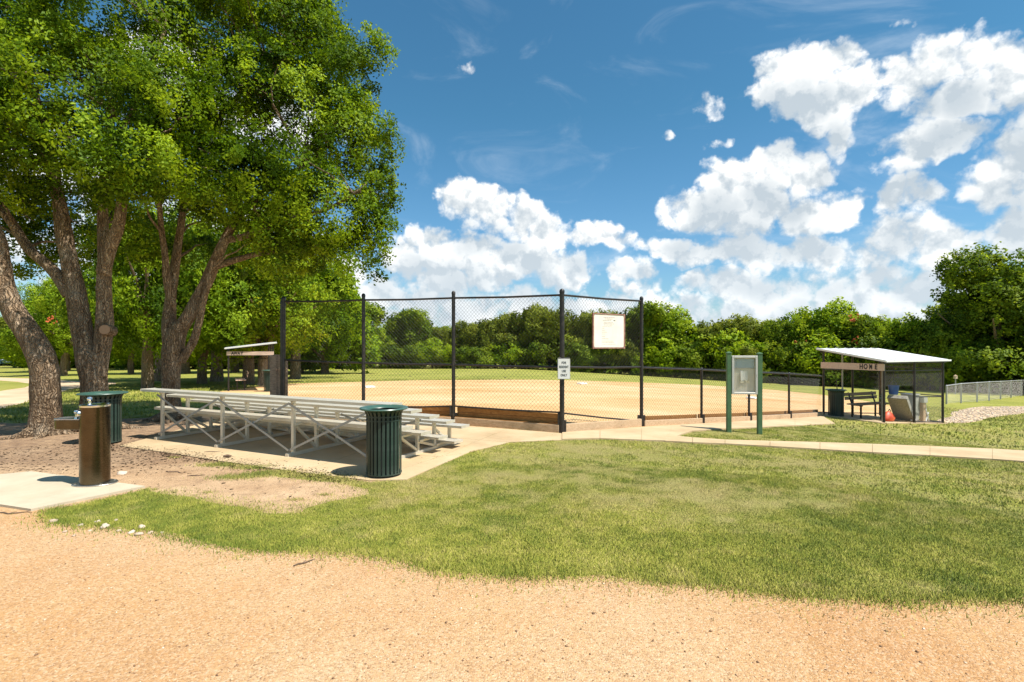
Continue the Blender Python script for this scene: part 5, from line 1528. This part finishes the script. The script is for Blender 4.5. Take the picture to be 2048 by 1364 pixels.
# orange blossom in the bright trees
for (px, py, Y) in ((1712, 680, 55), (1606, 686, 58), (1598, 708, 58), (1604, 712, 58), (1706, 637, 56), (100, 640, 36)):
    p = PZ(px, py, Y); r = np.random.default_rng(px); n = 14
    C = np.array(p)[None] + r.normal(size=(n, 3)) * .22 * Y / 55
    o = inst('blossom_cluster', leaves('blossom_cluster', C - np.array(p), np.full(n, .12 * Y / 55), np.tile([0., -1., 0.], (n, 1)), 12, .15 * Y / 55, 'flower', px), None, p)
    tag(o, {1712: 'orange blossom cluster low on the bright trees above the dugout roof middle', 1606: 'upper orange cluster left of the dugout roof tip', 1598: 'lower left orange cluster beside the dugout roof tip', 1604: 'lowest orange cluster beside the dugout roof tip', 1706: 'reddish cluster high on the trees above the dugout roof', 100: 'orange cluster in the bright tree between the left trunks', 288: 'orange cluster at the top of the split trunk'}[px], 'blossom')

# ------------------------------------------------------------------ grass blades
def grass():
    r = np.random.default_rng(3)
    polys = [z for n, z in ZONES if n != 'lawn_islet']
    def blocked(x, y):
        m_ = np.zeros(len(x), bool)
        for p in polys: m_ |= inpoly(x, y, p)
        return m_
    def scatter(n, th0, th1, r0, r1, fuzz):
        a = np.radians(th0 + (th1 - th0) * r.random(n)); d = np.sqrt(r0 ** 2 + (r1 ** 2 - r0 ** 2) * r.random(n))
        x, y = d * np.sin(a), d * np.cos(a)
        jx, jy = x + r.normal(size=n) * fuzz, y + r.normal(size=n) * fuzz
        ok = ~blocked(jx, jy)
        for s in SLABS:
            ok &= ~inpoly(x + r.normal(size=n) * .012, y + r.normal(size=n) * .012, s)
        thin = fbm(x * 3.1, y * 3.1, seed=21, oct=3)
        dr = dryness(x, y)
        ok &= r.random(n) < np.clip(1.2 - 1.3 * dr * (thin + .35) - .8 * np.clip(thin - .55, 0, 1), .12, 1)
        return x[ok], y[ok], dr[ok]
    def blades(name, x, y, dr, h0, h1, w0, label, seedl):
        n = len(x); z = H(x, y)
        a = r.random(n) * 2 * PI; lean = r.random(n) * .9 + .15; b = r.random(n) * 2 * PI
        lush = fbm(x * 1.6, y * 1.6, seed=9, oct=3)
        h = (h0 + (h1 - h0) * r.random(n)) * (.55 + .9 * lush) * (1 - .35 * dr)
        w = w0 * (.6 + .8 * r.random(n))
        V = np.empty((n, 3, 3), np.float32)
        V[:, 0] = np.column_stack([x - np.cos(a) * w, y - np.sin(a) * w, z - .004]); V[:, 1] = np.column_stack([x + np.cos(a) * w, y + np.sin(a) * w, z - .004])
        V[:, 2] = np.column_stack([x + np.cos(b) * h * np.sin(lean), y + np.sin(b) * h * np.sin(lean), z + h * np.cos(lean)])
        var = np.clip(.40 + .6 * (fbm(x * .8, y * .8, seed=14, oct=3) - .5) * 1.6 + .9 * (fbm(x * 5, y * 6, seed=44, oct=3) - .5) + .20 * r.normal(size=n), 0, 1)
        me = bulk(name, V.reshape(-1, 3), np.arange(n * 3).reshape(n, 3), 'blade', {'var': np.repeat(var, 3), 'dry': np.repeat(dr, 3)})
        o = inst(name, me); tag(o, label, 'grass', kind='stuff')
    x, y, d = scatter(880000, -52, 64, 3.0, 7.2, .045)
    blades('grass', x, y, d, .010, .030, .0030, 'blades of green and straw coloured grass on the near lawn', 0)
    x, y, d = scatter(580000, -42, 58, 7.2, 15, .05)
    blades('grass', x, y, d, .013, .038, .0056, 'blades of grass between the walks and behind the bleachers', 1)
    x, y, d = scatter(160000, -50, 50, 15, 34, .06)
    blades('grass', x, y, d, .03, .08, .016, 'coarse grass further out on the lawns', 2)
    # small tufts that creep over the path edge and the dirt
    n = 26000
    ed = np.array([xy(p) for p in grass_edge]); k = r.integers(0, len(ed) - 1, n); t = r.random(n)
    P = ed[k] * (1 - t)[:, None] + ed[k + 1] * t[:, None] + r.normal(size=(n, 2)) * np.array([.05, .07]) * np.where(r.random(n) < .25, 2.3, 1)[:, None]
    blades('grass', P[:, 0], P[:, 1], np.full(n, .18), .014, .050, .0032, 'longer ragged grass along the gravel path edge', 3)
    cs = [G(*p) for p in ((470, 955), (520, 950), (560, 945), (620, 952), (660, 958), (505, 935), (440, 930), (700, 968), (350, 915), (300, 980), (415, 985), (590, 1000), (650, 990))]
    P = np.concatenate([np.array([c.x, c.y])[None] + r.normal(size=(1500, 2)) * np.array([.16, .07]) for c in cs[:7]] + [np.array([c.x, c.y])[None] + r.normal(size=(160, 2)) * np.array([.05, .03]) for c in cs[7:]] + [np.array([xy(p)])[0][None] + r.normal(size=(420, 2)) * np.array([.22, .10]) for p in ((735, 978), (700, 996), (640, 1008), (600, 1022), (540, 1022), (500, 1014), (440, 1004), (380, 996), (330, 985), (720, 968), (680, 955))])
    blades('grass', P[:, 0], P[:, 1], np.full(len(P), .5), .015, .05, .0034, 'thin tufts of grass in the bare dirt beside the bleacher floor', 4)
grass()

# ------------------------------------------------------------------ loose stones, pebbles, litter
def chips(name, x, y, s, var, mt, label, flat=.6, seed=0, z=None, kind='stuff', cat='gravel'):
    r = np.random.default_rng(seed); n = len(x); z = H(x, y) if z is None else z
    # irregular six-cornered stones
    base = np.array([(1, 0, 0), (0, 1, 0), (-1, 0, 0), (0, -1, 0), (0, 0, 1), (0, 0, -1)], float)
    V = base[None] * (1 + .35 * r.normal(size=(n, 6, 1))) + r.normal(size=(n, 6, 3)) * .16
    V[:, :, 2] *= flat
    a = r.random(n) * 2 * PI; c_, s_ = np.cos(a)[:, None], np.sin(a)[:, None]
    X = V[:, :, 0] * c_ - V[:, :, 1] * s_; Y = V[:, :, 0] * s_ + V[:, :, 1] * c_
    V = np.stack([X * s[:, None] + x[:, None], Y * s[:, None] + y[:, None], V[:, :, 2] * s[:, None] + (z + s * flat * .35)[:, None]], 2)
    f = np.array([(0, 1, 4), (1, 2, 4), (2, 3, 4), (3, 0, 4), (1, 0, 5), (2, 1, 5), (3, 2, 5), (0, 3, 5)])
    FC = (f[None] + (np.arange(n) * 6)[:, None, None]).reshape(-1, 3)
    o = inst(name, bulk(name, V.reshape(-1, 3), FC, mt, {'var': np.repeat(np.clip(var, 0, 1), 6)})); tag(o, label, cat, kind=kind)
def small_stuff():
    r = np.random.default_rng(17)
    n = 30000
    a = np.radians(-48 + 96 * r.random(n)); d = 2.2 + 4.2 * r.random(n) ** 1.1; x, y = d * np.sin(a), d * np.cos(a)
    ok = inpoly(x, y, ZONES[0][1]); x, y = x[ok], y[ok]
    cl = fbm(x * 1.3, y * 1.3, seed=2, oct=3); k = r.random(len(x)) < np.clip((cl - .3) * 2.5, .12, 1); x, y = x[k], y[k]
    chips('gravel', x, y, .0016 + .0034 * r.random(len(x)) ** 2.5, .45 + .28 * r.normal(size=len(x)), 'pebble', 'fine loose grit on the crushed granite path', .7, 1)
    # scattered darker and larger pebbles
    n = 2600; a = np.radians(-48 + 96 * r.random(n)); d = 2.2 + 4.2 * r.random(n); x, y = d * np.sin(a), d * np.cos(a); ok = inpoly(x, y, ZONES[0][1]); x, y = x[ok], y[ok]
    chips('gravel', x, y, .004 + .0055 * r.random(len(x)) ** 2, .25 + .38 * r.normal(size=len(x)), 'pebble', 'larger loose pebbles scattered over the granite path', .6, 11)
    n = 15000
    a = np.radians(-50 + 46 * r.random(n)); d = 5.6 + 6 * r.random(n); x, y = d * np.sin(a), d * np.cos(a)
    ok = inpoly(x, y, ZONES[1][1])
    for s in SLABS: ok &= ~inpoly(x, y, s)
    ok &= r.random(n) < np.clip(.07 + .9 * sstep(-3.2, -5.6, x) * sstep(6.3, 7.3, y), .05, 1)
    x, y = x[ok], y[ok]
    chips('bark_litter', x, y, .004 + .016 * r.random(len(x)) ** 2, .5 + .3 * r.normal(size=len(x)), 'leaf_litter', 'bark chips and dead leaves scattered over the bare dirt', .25, 2, cat='litter')
    n = 2600; a = np.radians(-46 + 40 * r.random(n)); d = 6.8 + 3.5 * r.random(n); x, y = d * np.sin(a), d * np.cos(a)
    ok = np.zeros(n, bool)
    for s in SLABS[:-2]: ok |= inpoly(x, y, s)
    ok &= (y > 7.0) & (r.random(n) < np.clip(.2 + (x + 5) * -.4, .03, .8))
    x, y = x[ok], y[ok]
    chips('leaf_litter', x, y, .005 + .012 * r.random(len(x)) ** 2, .4 + .3 * r.normal(size=len(x)), 'leaf_litter', 'dead leaves lying on the concrete under the bleachers', .15, 3, H(x, y) + .012, cat='litter')
    # river stones at the right
    n = 16000; P = np.array(ZONES[5][1]); x0, y0 = P.min(0); x1, y1 = P.max(0)
    x = x0 + (x1 - x0) * r.random(n); y = y0 + (y1 - y0) * r.random(n); ok = inpoly(x, y, ZONES[5][1]); x, y = x[ok], y[ok]
    chips('river_stones', x, y, .022 + .032 * r.random(len(x)), .66 + .22 * r.normal(size=len(x)), 'stone', 'bed of pale river stones right of the home dugout', .45, 4, cat='stones')
    # single stones along the lower left grass edge
    # litter spilling over the edge of the bleacher floor
    n = 2600; t = r.random(n); e = np.array([xy(p) for p in ((200, 890), (345, 908), (450, 925), (600, 946), (700, 958))]); k = np.minimum((t * 4).astype(int), 3); f_ = (t * 4 - k)[:, None]
    P = e[k] * (1 - f_) + e[k + 1] * f_ + r.normal(size=(n, 2)) * np.array([.12, .13]); x, y = P[:, 0], P[:, 1]
    chips('leaf_litter', x, y, .004 + .011 * r.random(n) ** 2, .45 + .3 * r.normal(size=n), 'leaf_litter', 'soil crumbs and leaves along the front edge of the bleacher floor', .25, 8, H(x, y) + .012, cat='litter')
    spots = [(107, 1043, 11, 'flat white stone at the far left of the grass edge'), (196, 1044, 9, 'pale stone lying in the grass just right of the flat white one'), (232, 1041, 7, 'small pale stone high in the grass edge'), (130, 1064, 7, 'small tan stone on the gravel below the flat white one'), (162, 1051, 8, 'round stone between the two pale stones at the edge'),
             (210, 1054, 15, 'broad pale stone in the row under the grass edge'), (238, 1062, 8, 'small cream stone right of the broad pale one'), (262, 1066, 11, 'tan stone near the middle of the edge row'), (284, 1055, 13, 'upright pale stone near the right end of the row'), (278, 1070, 12, 'low stone just below the upright pale one'),
             (301, 1066, 8, 'small stone right of the upright pale one'), (324, 1066, 7, 'last small stone at the right end of the row'), (180, 1062, 6, 'tiny stone on the gravel below the round one'), (148, 1072, 6, 'loose tan stone lowest on the gravel'), (243, 948, 14, 'white broken stone on the dirt right of the fountain')]
    for i, (px, py, w, lab) in enumerate(spots):
        g = G(px, py); s = w * g.y / F * .72
        bm = bmesh.new(); bmesh.ops.create_icosphere(bm, subdivisions=2, radius=1)
        for v in bm.verts:
            q = v.co.copy(); k = 1 + .55 * mnoise.noise(q * 1.1 + Vector((i * 7, 0, 0))) + .15 * mnoise.noise(q * 3 + Vector((i, 5, 0))); v.co = Vector((q.x * k * s, q.y * k * s * .75, max(q.z * k * .46, -.3) * s))
        me = bpy.data.meshes.new('stone'); bm.to_mesh(me); bm.free(); me.materials.append(MATS['stone'])
        at = me.attributes.new('var', 'FLOAT', 'POINT'); at.data.foreach_set('value', np.full(len(me.vertices), .45 + .5 * ((i * 37) % 10) / 10, np.float32))
        me.polygons.foreach_set('use_smooth', [True] * len(me.polygons))
        o = inst('stone', me, None, (g.x, g.y, g.z + s * .15), i * 1.1); tag(o, lab, 'stone', 'stones along the grass edge' if i < 14 else None)
    # twigs
    for i, (px, py, L, a, lab) in enumerate([(608, 1127, .16, .8, 'dark twig lying alone on the gravel path below the lawn'), (28, 1027, .34, .05, 'long thin stick at the left edge beside the fountain slab'), (332, 905, .22, .1, 'short stick on the dirt in front of the left bleacher frame'), (350, 945, .30, -.3, 'curved twig on the dirt between the fountain and the bin'), (455, 917, .12, 0, 'chunk of bark on the dirt by the bleacher floor edge'), (425, 908, .22, .15, 'thin straight twig on the concrete near the second frame'), (392, 952, .2, .2, 'dark twig beside the curved one')]):
        g = G(px, py); b = MB(); r2 = random.Random(i); pts = []
        for k in range(6):
            t = k / 5 - .5; pts.append((math.cos(a) * L * t, math.sin(a) * L * t + .02 * math.sin(k * 1.7 + i) * L * 4, .008 + (.03 if py < 925 and px > 400 else 0)))
        b.tube(pts, [.004, .006, .0055, .005, .004, .002] if i != 4 else [.008, .018, .022, .02, .018, .01], 6)
        b.tube([pts[2], (pts[2][0] + .04 * L * 3, pts[2][1] + .05, .014)], [.004, .001], 5)
        o = b.build('twig', 'twig', None); o.location = g; tag(o, lab, 'twig')
small_stuff()

# ------------------------------------------------------------------ far left: pickup, dark car, house, post, picnic table
def far_ground(px, Y): x = (px - 1024) / F * Y; return Vector((x, Y, Hf(x, Y)))
def pickup():
    g = far_ground(30, 92); t = empty('pickup_truck', g, math.radians(8), 'white pickup truck parked under trees at the far left', 'pickup truck')
    # local x is the length; the front is at the left
    def body(prof, w, name, m__):
        b = MB(); n = len(prof)
        vs = [(x, -w / 2, z) for x, z in prof] + [(x, w / 2, z) for x, z in prof]
        b.add(vs, [tuple(range(n)), tuple(range(2 * n - 1, n - 1, -1))] + [(i, i + n, (i + 1) % n + n, (i + 1) % n) for i in range(n)])
        return b.build(name, m__, t, bevel=.03)
    body([(-2.7, .45), (2.7, .50), (2.75, 1.15), (.55, 1.18), (-1.2, 1.18), (-2.6, 1.08), (-2.75, .8)], 1.85, 'body', 'white_paint')
    body([(-1.25, 1.18), (-.65, 1.80), (.40, 1.82), (.55, 1.18)], 1.66, 'cab', 'white_paint')
    for y in (-.84, .84):
        body_ = MB(); body_.add([(-.98, y, 1.24), (-.60, y, 1.68), (-.18, y, 1.70), (-.18, y, 1.24)], [(0, 1, 2, 3)]); body_.build('window', 'car_glass', t)
        b = MB(); b.add([(-.10, y, 1.24), (-.10, y, 1.70), (.32, y, 1.70), (.40, y, 1.24)], [(0, 1, 2, 3)]); b.build('window', 'car_glass', t)
    b = MB(); b.add([(-1.235, -.7, 1.22), (-1.235, .7, 1.22), (-.70, .66, 1.76), (-.70, -.66, 1.76)], [(0, 1, 2, 3)]); b.build('windscreen', 'car_glass', t)
    for x in (-1.75, 1.6):
        for y in (-.86, .86):
            b = MB(); b.tube([(x, y - .12, .38), (x, y + .12, .38)], .38, 20); o = b.build('wheel', 'tyre', t); c = MB(); c.tube([(x, y - .13, .38), (x, y + .13, .38)], .2, 14); c.build('rim', 'galvanised', o)
    for y in (-.7, .7): MB().box((-2.72, y, .88), (.06, .3, .16)).build('headlight', 'polished_steel', t); MB().box((2.74, y, .88), (.05, .14, .28)).build('tail_light', 'orange_red', t)
    MB().box((-2.78, 0, .52), (.10, 1.8, .2)).build('bumper', 'galvanised', t)
    g = far_ground(-28, 90); t = empty('parked_car', g, math.radians(4), 'dark teal car just cut by the left picture edge beside the white pickup', 'car')
    def body2(prof, w, name, m__):
        b = MB(); n = len(prof)
        vs = [(x, -w / 2, z) for x, z in prof] + [(x, w / 2, z) for x, z in prof]
        b.add(vs, [tuple(range(n)), tuple(range(2 * n - 1, n - 1, -1))] + [(i, i + n, (i + 1) % n + n, (i + 1) % n) for i in range(n)])
        return b.build(name, m__, t, bevel=.03)
    body2([(-2.2, .35), (2.3, .35), (2.35, .95), (1.4, 1.02), (-2.1, .98)], 1.8, 'body', 'teal_paint'); body2([(-1.9, .98), (-1.5, 1.5), (.5, 1.52), (1.3, 1.02)], 1.6, 'cabin', 'car_glass')
    for x in (-1.45, 1.45):
        for y in (-.84, .84): b = MB(); b.tube([(x, y - .1, .34), (x, y + .1, .34)], .34, 18); b.build('wheel', 'tyre', t)
    MB().box((2.33, .5, .7), (.05, .3, .15)).build('headlight', 'polished_steel', t)
pickup()
def house():
    g = far_ground(42, 112); t = empty('house', g, .1, 'pale stucco house barely seen beyond the parked pickup', 'house')
    MB().box((0, 0, 1.5), (14, 8, 3.2)).build('wall', 'stucco', t)
    b = MB(); b.add([(-7.5, -4.5, 3.1), (7.5, -4.5, 3.1), (7.5, 4.5, 3.1), (-7.5, 4.5, 3.1), (-4.5, 0, 5.4), (4.5, 0, 5.4)], [(3, 2, 1, 0), (0, 1, 5, 4), (1, 2, 5), (2, 3, 4, 5), (3, 0, 4)]); b.build('roof', 'shingle', t)
    for x in (-4.5, -1, 4.5): o = MB().box((x, -4.02, 1.7), (1.3, .08, 1.2)).build('window', 'white_paint', t); MB().box((x, -4.08, 1.7), (1.1, .04, 1.0)).build('pane', 'car_glass', o)
    MB().box((1.8, -4.03, 1.05), (1.0, .08, 2.1)).build('door', 'wood_weathered', t)
house()
g = far_ground(136, 62); t = empty('marker_post', g, 0, 'short pale square post standing on the far left lawn', 'post')
MB().box((0, 0, .45), (.32, .32, .9)).build('shaft', 'wood_pale', t, bevel=.02); MB().box((0, 0, .92), (.36, .36, .05)).build('cap', 'concrete_pale', t)
def picnic():
    g = far_ground(618, 62); t = empty('picnic_table', g, 0, 'small picnic table in front of the trees seen through the first fence panel', 'picnic table')
    for y in (-.26, -.09, .09, .26): MB().box((0, y, .74), (1.8, .15, .05)).build('top_board', 'wood_weathered', t)
    for y in (-.72, .72): MB().box((0, y, .44), (1.8, .26, .05)).build('seat_board', 'wood_weathered', t)
    for x in (-.6, .6):
        b = MB(); b.beam((x, -.22, .71), (x, -.62, 0), .05, .09, up=(1, 0, 0)).beam((x, .22, .71), (x, .62, 0), .05, .09, up=(1, 0, 0)).box((x, 0, .40), (.05, 1.6, .08)); b.build('leg_frame', 'wood_weathered', t)
picnic()
# small pole lantern beyond the silver fence
g = far_ground(1911, 44); t = empty('bird_box', g, 0, 'small bird box on a thin pole beyond the silver fence', 'bird box')
MB().tube([(0, 0, 0), (0, 0, EYE + (HOR - 757) / F * 44 - g.z)], .04, 8).build('pole', 'galvanised', t)
zz_ = EYE + (HOR - 757) / F * 44 - g.z
MB().box((0, 0, zz_ + .10), (.20, .20, .24)).build('box', 'wood_board', t, bevel=.01)
b = MB(); b.lathe([(.17, zz_ + .22), (0, zz_ + .34)], 4); b.build('roof', 'wood_pale', t)
for o in WP:
    if 'world_parts' in o: del o['world_parts']
